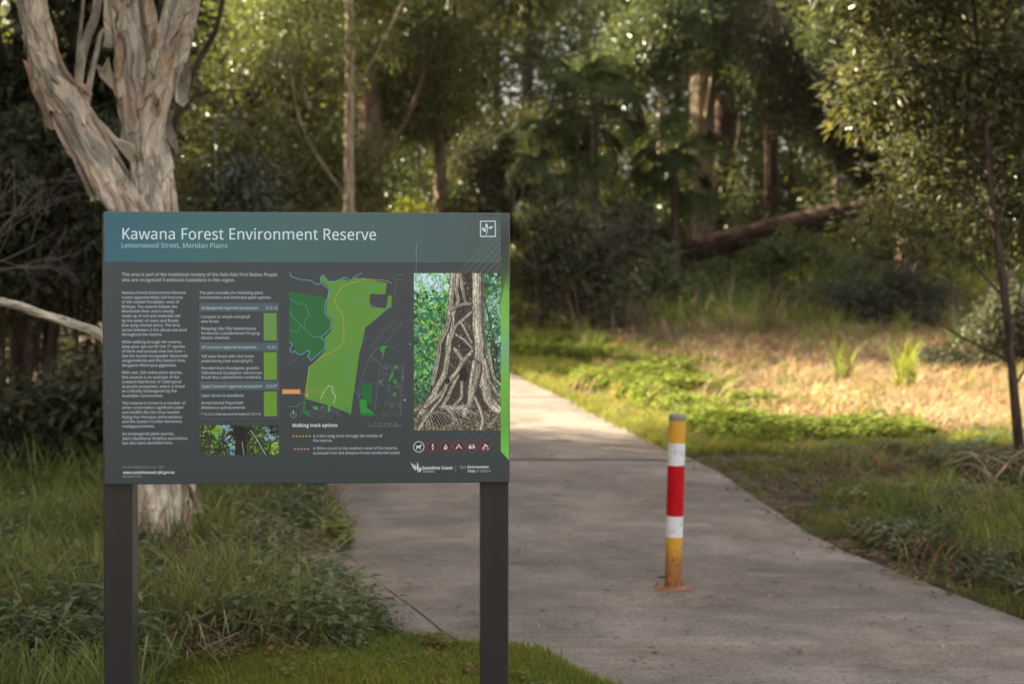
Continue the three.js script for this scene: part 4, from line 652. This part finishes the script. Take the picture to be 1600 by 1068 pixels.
// bare twiggy shrubs
function twiggy(label, px, py, d, dirs, seed, parentName = 'bare_shrub') {
  const o = at(px, py, d), gy = ground(o.x, d), t = thing(parentName, o.x, gy, o.z), R = rng(seed), y0 = o.y - gy; tag(t, label, 'shrub');
  const fine = [];
  const grow = (p, dir, len, r, depth) => {
    const e = p.clone().addScaledVector(dir, len), m = p.clone().lerp(e, 0.5).add(sph(R).multiplyScalar(len * 0.12));
    const gm = limb([p, m, e], [r, r * 0.8, r * 0.5], { rings: 6, sides: 5, rough: 0.05, seed });
    if (depth === 0) part(t, 'stem', gm, M.twig); else fine.push(gm);
    if (depth < 4) for (let k = 0; k < (depth < 3 ? 3 : 2); k++) grow(p.clone().lerp(e, 0.35 + 0.6 * R()), dir.clone().add(sph(R).multiplyScalar(0.75)).normalize(), len * (0.45 + 0.3 * R()), r * 0.55, depth + 1);
  };
  for (const [dx, dy, dz, len] of dirs) grow(V(0, y0, 0), V(dx, dy, dz).normalize(), len, 0.0055 * Math.max(1, d / 14), 0);
  part(t, 'stem', limb([V(0, -0.05, 0), V(0.05, y0 * 0.5, 0.03), V(0, y0, 0)], [0.014, 0.01, 0.008], { rings: 8, sides: 6 }), M.twig);
  part(t, 'twigs', mergeGeometries(fine), M.twig, 'stuff');
}
twiggy('bare grey twiggy shrub at the left edge beside the paperbark limb', -60, 430, 9.5, [[0.7, 0.75, 0, 0.75], [1, 0.45, 0.1, 0.75], [0.5, 1, 0, 0.8], [1, 0.1, 0, 0.6]], 71);
twiggy('bare twiggy shrub spreading right of the paperbark near the top', 335, 190, 15, [[0.5, 1, 0, 0.9], [1, 0.25, 0, 0.8], [-0.4, 1, 0, 0.8], [1, 0.8, 0.1, 0.8], [0.8, -0.2, 0, 0.6]], 72);
twiggy('bare brown twiggy shrub standing just right of the top corner of the sign', 835, 420, 31, [[-0.3, 1, 0, 1.5], [0.5, 1, 0, 1.6], [1, 0.5, 0.1, 1.8], [1, 0.15, 0, 1.8], [-0.8, 0.6, 0, 1.2]], 73);
{ // dark limb rising right of the paperbark
  const d = 14, p = (x, y) => at(x, y, d), b = V(X(250, d), ground(X(250, d), d), -d), t = thing('dark_leaning_tree', b.x, b.y, b.z); tag(t, 'dark thin tree leaning right out from behind the paperbark', 'tree');
  part(t, 'trunk', limb([p(240, 750), p(252, 500), p(262, 330), p(280, 170), p(310, 100), p(338, 50), p(352, -20), p(380, -200)].map((v) => v.sub(b)), [0.05, 0.045, 0.042, 0.038, 0.034, 0.03, 0.026, 0.015], { rings: 30, sides: 9 }), M.darkBark);
  part(t, 'branch', limb([p(275, 190), p(310, 150), p(370, 142), p(420, 150)].map((v) => v.sub(b)), [0.02, 0.014, 0.01, 0.006], { rings: 14, sides: 6 }), M.darkBark);
}
// fan palms
function palmFan(seed) {
  const R = rng(seed), g = new Geo(), n = 26, c0 = [0.9, 1, 0.9];
  for (let i = 0; i < n; i++) {
    const a = mix(-2.15, 2.15, i / (n - 1)), len = 0.85 * (0.8 + 0.2 * Math.cos(a * 0.7)) * (0.9 + 0.2 * R()), dx = Math.sin(a), dz = Math.cos(a), k = 0.7 + 0.6 * R(), c = c0.map((q) => q * k), w = 0.034; let prev;
    for (let s = 0; s <= 5; s++) { const t = s / 5, dr = -0.5 * Math.pow(t, 2.6) * len * (0.7 + 0.6 * R()), ww = w * Math.min(t * 1.9 + 0.06, 1.15 - t * 1.1) * (t > 0.99 ? 0.1 : 1), px = dx * len * t * (1 - 0.12 * t), pz = dz * len * t * (1 - 0.12 * t);
      const l = g.v(px - dz * ww, dr + 0.006, pz + dx * ww, c), m = g.v(px, dr - 0.008, pz, c), r = g.v(px + dz * ww, dr + 0.006, pz - dx * ww, c);
      if (prev) { g.t(prev[0], prev[1], l); g.t(prev[1], m, l); g.t(prev[1], prev[2], m); g.t(prev[2], r, m); } prev = [l, m, r]; }
  }
  return g.build();
}
const FAN = [palmFan(1), palmFan(2), palmFan(3)];
function fanPalm(label, px, py, d, n, seed, scale = 1) {
  const x = X(px, d), gy = ground(x, d), top = at(px, py, d).y - gy, t = thing('fan_palm', x, gy, -d), R = rng(seed); tag(t, label, 'palm');
  part(t, 'trunk', limb([V(0, -0.1, 0), V(0.05, top * 0.5, 0), V(0, top, 0)], [0.16, 0.12, 0.11], { rings: 20, sides: 10, rough: 0.12, freq: 8 }), M.darkBark);
  for (let i = 0; i < n; i++) {
    const az = i * 2.39996, el = mix(1.35, -1.0, i / (n - 1)) + (R() - 0.5) * 0.6, len = (0.7 + 0.75 * R()) * scale, dir = V(Math.cos(az) * Math.cos(el), Math.sin(el), Math.sin(az) * Math.cos(el)), e = dir.clone().multiplyScalar(len); e.y -= 0.12 + 0.25 * R();
    const f = new THREE.Group(); f.name = 'frond'; f.position.set(0, top, 0); t.add(f);
    part(f, 'petiole', limb([V(0, 0, 0), e.clone().multiplyScalar(0.5).add(V(0, 0.06, 0)), e], [0.016, 0.012, 0.009], { rings: 6, sides: 5 }), M.bark);
    const m = part(f, 'fan', FAN[i % 3], L.palm); m.position.copy(e); m.quaternion.setFromRotationMatrix(new THREE.Matrix4().lookAt(dir.clone().add(V(0, -0.5 - 0.9 * R(), 0)), V(0, 0, 0), V(0, 1, 0))); m.rotateZ((R() - 0.5) * 1.3); m.scale.setScalar(scale * (0.9 + 0.3 * R()));
  }
}
fanPalm('taller of the two dark fan palms, left of the thin pale trunk', 925, 165, 33, 24, 81, 1.05);
fanPalm('lower fan palm left of the broad lit trunk', 1052, 235, 35, 19, 82, 0.95);
fanPalm('small drooping fan palm beneath the taller one', 850, 235, 34, 15, 83, 0.9);
// fallen log
{
  const d = 37, p = (x, y, k = 0) => at(x, y, d + k), b = V(X(1045, d), ground(X(1045, d), d), -d), t = thing('fallen_log', b.x, b.y, b.z); tag(t, 'long reddish brown fallen log propped up at the forest edge', 'log');
  part(t, 'trunk', limb([p(985, 425, 0.3), p(1050, 402, 0.1), p(1130, 380), p(1200, 362), p(1290, 342, -0.2), p(1385, 322, -0.4), p(1480, 292, -0.6)].map((v) => v.sub(b)), [0.22, 0.28, 0.3, 0.31, 0.35, 0.34, 0.24], { rings: 90, sides: 22, rough: 0.13, freq: 7, seed: 4, ridge: 0.07 }), std({ map: barkMap, bumpMap: barkMap, bumpScale: 0.05, roughness: 1, color: lin(0.066, 0.034, 0.027) }));
  for (const [x0, y0, x1, y1] of [[1208, 362, 1212, 420], [1150, 378, 1128, 440]]) part(t, 'stub', limb([p(x0, y0), p((x0 + x1) / 2 + 4, (y0 + y1) / 2), p(x1, y1)].map((v) => v.sub(b)), [0.09, 0.06, 0.04], { rings: 8, sides: 7 }), M.redBark);
}
// forest that closes the view
{
  const R = rng(91), list = [];
  for (let i = 0; i < 9000; i++) {
    const d = 48 + 24 * Math.pow(R(), 0.8), x = (R() - 0.5) * (d * 0.95 + 20), y = ground(x, d) + 20 * Math.pow(R(), i % 3 ? 0.9 : 3), k = 0.55 + 0.8 * n2(x * 0.3, y * 0.3 + d * 0.2, 4) + 0.2 * R(), w = n2(x * 0.2, y * 0.2, 9);
    list.push([x, y, -d, 0.8 + 0.6 * R(), R() * 6.28, R(), k * (0.72 + 0.5 * w), k, k * 0.8]);
  }
  const f = new THREE.Group(); f.name = 'forest'; scene.add(tag(f, 'dense far forest closing off the view', 'forest', null, 'stuff'));
  instances(f, 'foliage', C.far[0], L.green, list);
  const g = []; for (let i = 0; i < 70; i++) { const d = 47 + 26 * R(), x = (R() - 0.5) * d * 0.95, y = ground(x, d), h = 14 + 6 * R(); g.push(limb([V(x, y - 0.2, -d), V(x + (R() - 0.5), y + h * 0.5, -d), V(x + (R() - 0.5) * 2, y + h, -d)], [0.16 + 0.14 * R(), 0.15, 0.08], { rings: 8, sides: 7 })); }
  part(f, 'trunks', mergeGeometries(g), M.darkBark, 'stuff');
}
{
  const R = rng(95), list = [[], []];
  for (let i = 0; i < 8200; i++) {
    const d = 38.5 + 10 * R(), px = mix(-150, 1750, R()), x = X(px, d), tall = 1.6 + 9 * n2(x * 0.3, d * 0.25, 12), y = ground(x, d) + tall * Math.pow(R(), i % 4 ? 0.85 : 3), k = 0.55 + 0.9 * n2(x * 0.7, y * 0.7, 14) + 0.2 * R();
    if (onPath(x, d, 0.5) || n2(x * 0.55 + 7, y * 0.55, 33 + d * 0.2) < 0.4 || (Math.abs(px - 1100) < 34 && y > 3.2 && d < 46) || (Math.abs(px - 1206) < 14 && y > 4 && d < 44)) continue;
    list[n2(x * 0.25, y * 0.3, 51) > 0.47 ? 1 : 0].push([x, y, -d, 0.75 + 0.6 * R(), R() * 6.28, R(), k * (0.85 + 0.4 * R()), k, k * 0.8]);
  }
  const f = new THREE.Group(); f.name = 'undergrowth'; scene.add(tag(f, 'tangled undergrowth and vines filling the forest edge between the trunks', 'undergrowth', null, 'stuff'));
  instances(f, 'foliage', C.broad[1], L.green, list[0]); instances(f, 'foliage', C.euc[1], L.olive, list[1]);
}
// tall trees beyond the left edge of the view, whose shade covers the foreground
[[-11, 3], [-12, 9.5], [-11, 15], [-16, 12], [-17, 18.5], [-15, 5], [-13, -3], [-15.8, 31.5, 0.72], [-20, 9], [-20, 15]].forEach(([x, d, k = 1], i) => tree('roadside_tree', 'tall dense tree standing beyond the left edge of the view', 'trees beyond the left edge', 0, d, { x, height: 14 * k, r: 0.24, bark: M.bark, leafM: L.green, clumps: C.far, n: 330, size: 0.85, seed: 101 + i, lobes: [[0, 11.5 * k, 0, 3, 2.6 * k, 3], [-1.5, 8 * k, 1.2, 2.6, 2.2 * k, 2.6], [1.5, 7 * k, -1, 2.6, 2.2 * k, 2.6], [0, 4 * k, 0.5, 2.6, 2 * k, 2.8]] }));

// ------------------------------------------------------------------ ground cover
const G = {
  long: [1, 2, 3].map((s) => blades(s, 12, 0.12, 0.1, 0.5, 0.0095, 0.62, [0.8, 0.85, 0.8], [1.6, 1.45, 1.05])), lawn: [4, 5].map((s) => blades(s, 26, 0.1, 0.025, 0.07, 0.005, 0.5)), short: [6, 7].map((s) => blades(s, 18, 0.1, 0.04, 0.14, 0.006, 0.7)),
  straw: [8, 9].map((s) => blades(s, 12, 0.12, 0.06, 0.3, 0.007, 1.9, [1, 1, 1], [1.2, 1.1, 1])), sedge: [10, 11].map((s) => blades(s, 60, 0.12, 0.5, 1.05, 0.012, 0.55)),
  weed: [12, 13, 14].map((s) => weed(s, 4, 0.28, 0.072, 0.036)), creeper: [15, 16].map((s) => weed(s, 6, 0.12, 0.05, 0.035)), litter: [17, 18].map((s) => litterLeaves(s, 16, 0.2, 0.06, 0.02)),
};
function scatter(name, label, category, geos, mat, n, seed, region, pick, o = {}) {
  const R = rng(seed), lists = geos.map(() => []); let tries = 0, made = 0;
  while (made < n && tries++ < n * 12) {
    const [x, d] = region(R); const e = pick(x, d, R); if (!e) continue;
    const { s = 1, c = [1, 1, 1] } = e; made++;
    const kk = clamp((x - pathL(d)) / (pathR(d) - pathL(d))), y = onPath(x, d) ? rise(d) + 0.048 * kk * (1 - kk) + 0.001 : ground(x, d) - 0.005 + (o.lift ?? 0);
    lists[made % geos.length].push([x, y, -d, s * (0.75 + 0.5 * R()), R() * 6.28, (R() - 0.5) * 0.3, ...c]);
  }
  const g = new THREE.Group(); g.name = numbered(name); scene.add(tag(g, label, category, null, 'stuff'));
  geos.forEach((q, i) => { if (lists[i].length) instances(g, name === 'grass' ? 'blades' : 'tufts', q, mat, lists[i]); });
}
const near = (R, d0, d1, x0, x1) => { const d = d0 + (d1 - d0) * Math.pow(R(), 1.35); return [mix(x0(d), x1(d), R()), d]; };
const edgeL = (d) => pathL(d) - (d > 6.4 && d < 10.6 ? EDGE : 0);
const overL = (d) => pathL(d) + lerpTable([[6, 0.1], [6.8, -0.22], [7.6, -0.46], [9.2, -0.5], [9.9, -0.1], [11.5, 0.0], [13, 0.02], [20, 0]])(d);   // where growth stops on the left, over the edging in places
const lawnSide = (x, d) => x > -1.75 + 0.3 * n2(d * 3, 1, 6) && d < 6.62 + 0.12 * n2(x * 3, 2, 2) - 0.25 * step(-x, 1.4, 2) || (x > -0.75 && d < 7.15 - (x + 0.75) * 0.55);
const lushL = (x, d) => { const q = n2(x * 1.1, d * 1.1, 21), k = 0.6 + 0.7 * q + 0.5 * (n2(x * 7, d * 7, 4) - 0.5); return [k * (0.9 + 0.3 * n2(x * 2, d * 2, 5)), k, k * 0.95]; };
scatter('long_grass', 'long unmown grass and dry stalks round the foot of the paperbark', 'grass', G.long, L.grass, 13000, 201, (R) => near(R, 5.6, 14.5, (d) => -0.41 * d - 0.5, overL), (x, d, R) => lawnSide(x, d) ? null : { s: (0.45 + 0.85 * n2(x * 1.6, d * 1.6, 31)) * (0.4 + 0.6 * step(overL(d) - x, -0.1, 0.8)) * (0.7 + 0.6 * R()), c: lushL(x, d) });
scatter('weed_patch', 'broad-leaved green weeds growing among the long grass behind the sign', 'weeds', G.weed, L.weed, 3300, 202, (R) => near(R, 6.2, 14, (d) => -0.41 * d - 0.5, overL), (x, d, R) => lawnSide(x, d) || n2(x * 2.2, d * 2.2, 41) < 0.3 ? null : { s: 0.45 + 0.75 * R(), c: lushL(x, d) });
scatter('dry_stalks', 'thin straw coloured dead stalks tangled in the long grass on the left', 'grass', G.straw, L.straw, 2200, 203, (R) => near(R, 6.2, 12, (d) => -0.41 * d - 0.5, overL), (x, d, R) => lawnSide(x, d) || n2(x * 1.3, d * 1.3, 51) < 0.35 ? null : { s: 0.9 + 0.8 * R(), c: [0.62, 0.6, 0.5] });
scatter('lawn', 'strip of short mown grass in front of the long grass under the sign', 'grass', G.lawn, L.turf, 16000, 204, (R) => { const d = mix(4.9, 7.2, R()); return [mix(-2.4, 0.65, R()), d]; }, (x, d, R) => !lawnSide(x, d) || x > lerpTable([[4.8, 1.2], [5.6, 0.68], [6.26, 0.3], [6.7, 0.08], [7.04, -0.12], [7.3, -0.4]])(d) + 0.05 * (n2(x * 9, d * 9, 4) - 0.5) ? null : { s: 0.8 + 0.5 * n2(x * 3, d * 3, 4), c: [0.6 + 0.8 * n2(x * 2, d * 2, 8), 0.75 + 0.45 * n2(x * 2, d * 2, 8), 0.75] }, { lift: 0.02 });
scatter('lawn_weeds', 'small weeds and dry blades among the mown grass', 'weeds', [G.creeper[0], G.straw[0]], L.turf, 420, 216, (R) => [mix(-1.7, 0.65, R()), mix(5.4, 7.2, R())], (x, d, R) => !lawnSide(x, d) || R() < 0.2 || onPath(x, d, 0.02) && x > 0 ? null : { s: 0.35 + 0.4 * R(), c: [0.7 + 0.7 * R(), 0.8, 0.6] });
scatter('creeping_weeds', 'low bright creeping plant on the left path edge just behind the sign', 'weeds', G.creeper, L.lawn, 520, 205, (R) => near(R, 9.7, 14, (d) => pathL(d) - 0.6, (d) => pathL(d) - 0.04), (x, d, R) => n2(x * 2, d * 2, 3) < 0.3 ? null : { s: 0.9 + 0.5 * R(), c: [1, 1, 0.8] });
const edgeR = pathR, mulchy = (x, d) => step(x, 2.6 - 0.04 * (d - 17), 4.4) * step(d, 16.2, 18.2);
scatter('verge_grass', 'thin short grass over bare soil along the right side of the path', 'grass', G.short, L.grass, 10000, 206, (R) => near(R, 5.5, 29, edgeR, (d) => 0.4 * d + 1), (x, d, R) => { const q = fbm(x * 1.3, d * 1.3, 61, 4), m = mulchy(x, d), e = step(x - edgeR(d), 0.02, 0.35); if (R() > (0.15 + 0.85 * e) * step(q, 0.47, 0.62) * (1 - m * 0.86) + 0.05) return null; const y = R(); return { s: 0.4 + 0.6 * R(), c: [0.8 + 0.35 * y, 0.92, 0.6 + 0.3 * y] }; });
scatter('verge_weeds', 'low leafy weeds in patches over the damp soil right of the path', 'weeds', G.creeper, L.weed, 1100, 217, (R) => near(R, 7, 18, (d) => edgeR(d) + 0.25, (d) => 0.36 * d + 0.8), (x, d, R) => n2(x * 1.2, d * 1.2, 67) < 0.52 ? null : { s: 0.5 + 0.8 * R(), c: [0.7 + 0.6 * R(), 0.9, 0.7] });
scatter('green_ground_cover', 'lush green ground cover in the sun beside the far path bend', 'ground cover', G.creeper, L.bright, 2200, 207, (R) => near(R, 13, 33, (d) => edgeR(d) + 0.3, (d) => 0.2 * d + 1.5), (x, d, R) => { const q = fbm(x * 0.55, d * 0.55, 71, 3), band = step(d, 15, 17) * step(30 - d, 0, 6) * step(x - edgeR(d), 0.5, 1.2) * step(edgeR(d) + 4.2 - x, 0, 1.5); return R() < band * step(q, 0.44, 0.6) * (1 - 0.8 * mulchy(x, d)) ? { s: 1.1 + 0.9 * R(), c: [1 - 0.2 * R(), 1, 0.9] } : null; });
scatter('fine_grass', 'yellowish sunlit grass at the right of the path before the bend', 'grass', G.short, L.lawn, 9000, 208, (R) => near(R, 15, 34, edgeR, (d) => 0.36 * d), (x, d, R) => R() < (1 - mulchy(x, d)) * 0.9 && n2(x * 0.8, d * 0.8, 5) > 0.25 ? { s: 0.7 + 0.9 * R(), c: [1.05 + 0.35 * R(), 1.12, 0.75 + 0.3 * R()] } : null);
scatter('straw_litter', 'dry straw and dead leaves over the bare ground at the right', 'leaf litter', G.straw, L.straw, 6500, 209, (R) => near(R, 16, 44, (d) => 1, (d) => 0.42 * d), (x, d, R) => onPath(x, d, 0.2) || R() > mulchy(x, d) * 0.9 * (0.25 + 0.75 * step(n2(x * 1.7, d * 1.1, 25), 0.35, 0.6)) + 0.03 ? null : { s: 0.8 + 1.3 * R(), c: [0.7 + 0.5 * R(), 0.7 + 0.4 * R(), 0.7] });
scatter('pale_bark_scraps', 'pale scraps of bark and leaf lying in the sun on the dry ground', 'leaf litter', G.litter, L.straw, 700, 219, (R) => near(R, 17, 32, (d) => 2, (d) => 0.4 * d), (x, d, R) => R() < mulchy(x, d) && n2(x * 0.9, d * 0.9, 29) > 0.45 ? { s: 1 + 1.4 * R(), c: [1.1 + 0.3 * R(), 1.1, 1] } : null, { lift: 0.05 });
scatter('green_tufts', 'scattered green grass tufts over the dry ground', 'grass', G.long, L.lawn, 260, 220, (R) => near(R, 16, 34, (d) => 1.5, (d) => 0.42 * d), (x, d, R) => R() < mulchy(x, d) * step(n2(x * 0.8, d * 0.8, 37), 0.4, 0.7) ? { s: 0.5 + 0.9 * R(), c: [1, 1, 0.7] } : null);
scatter('fallen_leaves', 'brown fallen leaves lying over the soil beside the path', 'leaf litter', G.litter, L.litter, 5200, 210, (R) => near(R, 5, 40, (d) => -0.4 * d - 1, (d) => 0.42 * d + 1), (x, d, R) => onPath(x, d, -0.06) ? null : { s: d < 8 ? 0.55 : 0.7 + 0.5 * R(), c: [0.5 + 0.5 * R(), 0.5 + 0.5 * R(), 0.55] });
scatter('path_debris', 'scattered leaf scraps and grit on the concrete', 'debris', [litterLeaves(19, 1, 0.01, 0.05, 0.02), litterLeaves(20, 2, 0.05, 0.03, 0.014)], L.litter, 420, 211, (R) => near(R, 5.6, 24, pathL, pathR), (x, d, R) => ({ s: 0.5 + 0.7 * R(), c: R() < 0.2 ? [2.2, 2.6, 3] : [0.5, 0.5, 0.5] }));
scatter('bank_grass', 'tall green grass and weeds on the low bank at the lower right', 'grass', G.long, L.grass, 1700, 212, (R) => near(R, 7, 14, (d) => edgeR(d) + 0.2, (d) => 0.4 * d + 0.8), (x, d, R) => { const u = x - edgeR(d), q = n2(x * 0.9, d * 0.9, 81); return R() < step(u, 0.3, 1.0) * (0.25 + 0.75 * step(q, 0.25, 0.5)) * step(14 - d, 0, 3) * step(x / d, 0.235, 0.30) * step(12.8 - d, 0, 1.5) * step(n2(x * 2.3, d * 2.3, 19), 0.3, 0.55) + 0.025 ? { s: (0.3 + 0.6 * q) * (0.6 + 0.8 * R()), c: R() < 0.18 ? [1.6, 1.25, 0.9] : [0.6 + 0.5 * R(), 0.8 + 0.15 * R(), 0.65] } : null; });
scatter('bank_stalks', 'dry straw coloured stalks among the grass of the right bank', 'grass', G.straw, L.straw, 380, 218, (R) => near(R, 7, 16, (d) => edgeR(d) + 0.2, (d) => 0.4 * d + 0.8), (x, d, R) => n2(x * 1.1, d * 1.1, 23) < 0.4 ? null : { s: 0.6 + 0.8 * R(), c: [0.42 + 0.15 * R(), 0.42, 0.38] });
scatter('bank_weeds', 'dark leafy weeds along the edge of the path at the lower right', 'weeds', G.weed, L.weed, 800, 213, (R) => near(R, 6.4, 14, (d) => edgeR(d) + 0.12, (d) => 0.4 * d + 0.8), (x, d, R) => { const u = x - edgeR(d); return R() < step(u, 0.1, 0.6) * step(n2(x * 1.5, d * 1.5, 91), 0.3, 0.6) * step(x / d, 0.26, 0.32) * step(11.5 - d, 0, 1.5) + 0.02 ? { s: 0.35 + 0.5 * R(), c: [0.65, 0.6, 0.5] } : null; });
scatter('forest_edge_grass', 'belt of tall dim grass at the foot of the forest', 'grass', [blades(21, 24, 0.3, 0.35, 1.15, 0.018, 0.6), blades(22, 24, 0.3, 0.25, 0.8, 0.018, 0.9)], L.grass, 6500, 214, (R) => [mix(-9, 18, R()), mix(26, 45, R())], (x, d, R) => onPath(x, d, 0.3) || R() > (0.1 + 0.9 * step(d, 27.5, 35)) * step(n2(x * 0.6, d * 0.6, 3), 0.3, 0.62) ? null : { s: (0.45 + 0.6 * R()) * (0.6 + 0.5 * step(d, 27, 36)), c: [1.15 + 0.5 * R(), 1.25 + 0.2 * R(), 0.85] });
scatter('edge_sticks', 'dead sticks and stalks standing at the forest edge', 'sticks', [blades(23, 10, 0.5, 0.5, 1.6, 0.022, 0.9, [1, 1, 1], [1, 1, 1])], L.straw, 320, 215, (R) => [mix(-2, 17, R()), mix(29, 42, R())], (x, d, R) => onPath(x, d, 0.3) ? null : { s: 0.6 + 0.6 * R(), c: [0.45, 0.43, 0.4] });
// single tussocks that stand out
function tussock(label, px, d, s, n, seed, tint) {
  const x = X(px, d), t = thing('sedge_tussock', x, ground(x, d) - 0.01, -d); tag(t, label, 'tussock');
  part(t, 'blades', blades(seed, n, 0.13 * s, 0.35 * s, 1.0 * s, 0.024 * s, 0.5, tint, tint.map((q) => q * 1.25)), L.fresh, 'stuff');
}
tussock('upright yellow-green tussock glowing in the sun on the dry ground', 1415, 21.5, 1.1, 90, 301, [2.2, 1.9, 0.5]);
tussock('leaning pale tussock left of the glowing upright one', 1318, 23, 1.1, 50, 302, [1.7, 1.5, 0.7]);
tussock('tall green tussock between the path bend and the log', 992, 35, 1.5, 90, 303, [0.8, 0.95, 0.7]);
tussock('narrow green tussock below the left end of the log', 1092, 33, 1.2, 60, 304, [0.8, 0.9, 0.65]);
tussock('dim tussock below the middle of the log', 1198, 30, 1, 50, 305, [0.8, 0.85, 0.6]);
tussock('dim green tussock left of the leaning sapling', 1500, 27, 1, 60, 306, [0.8, 0.95, 0.6]);
tussock('small bright tuft at the left rim of the dry ground', 1130, 21.5, 0.5, 40, 307, [1.1, 1.15, 0.5]);
// heap of dead palm leaves at the right edge
{
  const d = 12, x = X(1580, d), t = thing('dead_brush_heap', x, ground(x, d), -d), R = rng(401); tag(t, 'heap of dry curled dead branches and leaves at the right edge', 'brush heap');
  for (let i = 0; i < 22; i++) { const a = R() * 6.28, l = 0.25 + 0.4 * R(), b = V((R() - 0.5) * 0.6, 0.02 + 0.12 * R(), (R() - 0.5) * 0.6); part(t, 'stick', limb([b, b.clone().add(V(Math.cos(a) * l * 0.5, 0.1 + 0.15 * R(), Math.sin(a) * l * 0.5)), b.clone().add(V(Math.cos(a) * l, 0.02 + 0.12 * R(), Math.sin(a) * l))], [0.012, 0.014, 0.006], { rings: 8, sides: 6, seed: i }), i % 3 ? M.paleBark : M.bark); }
}
shade(scene);
renderer.render(scene, camera);
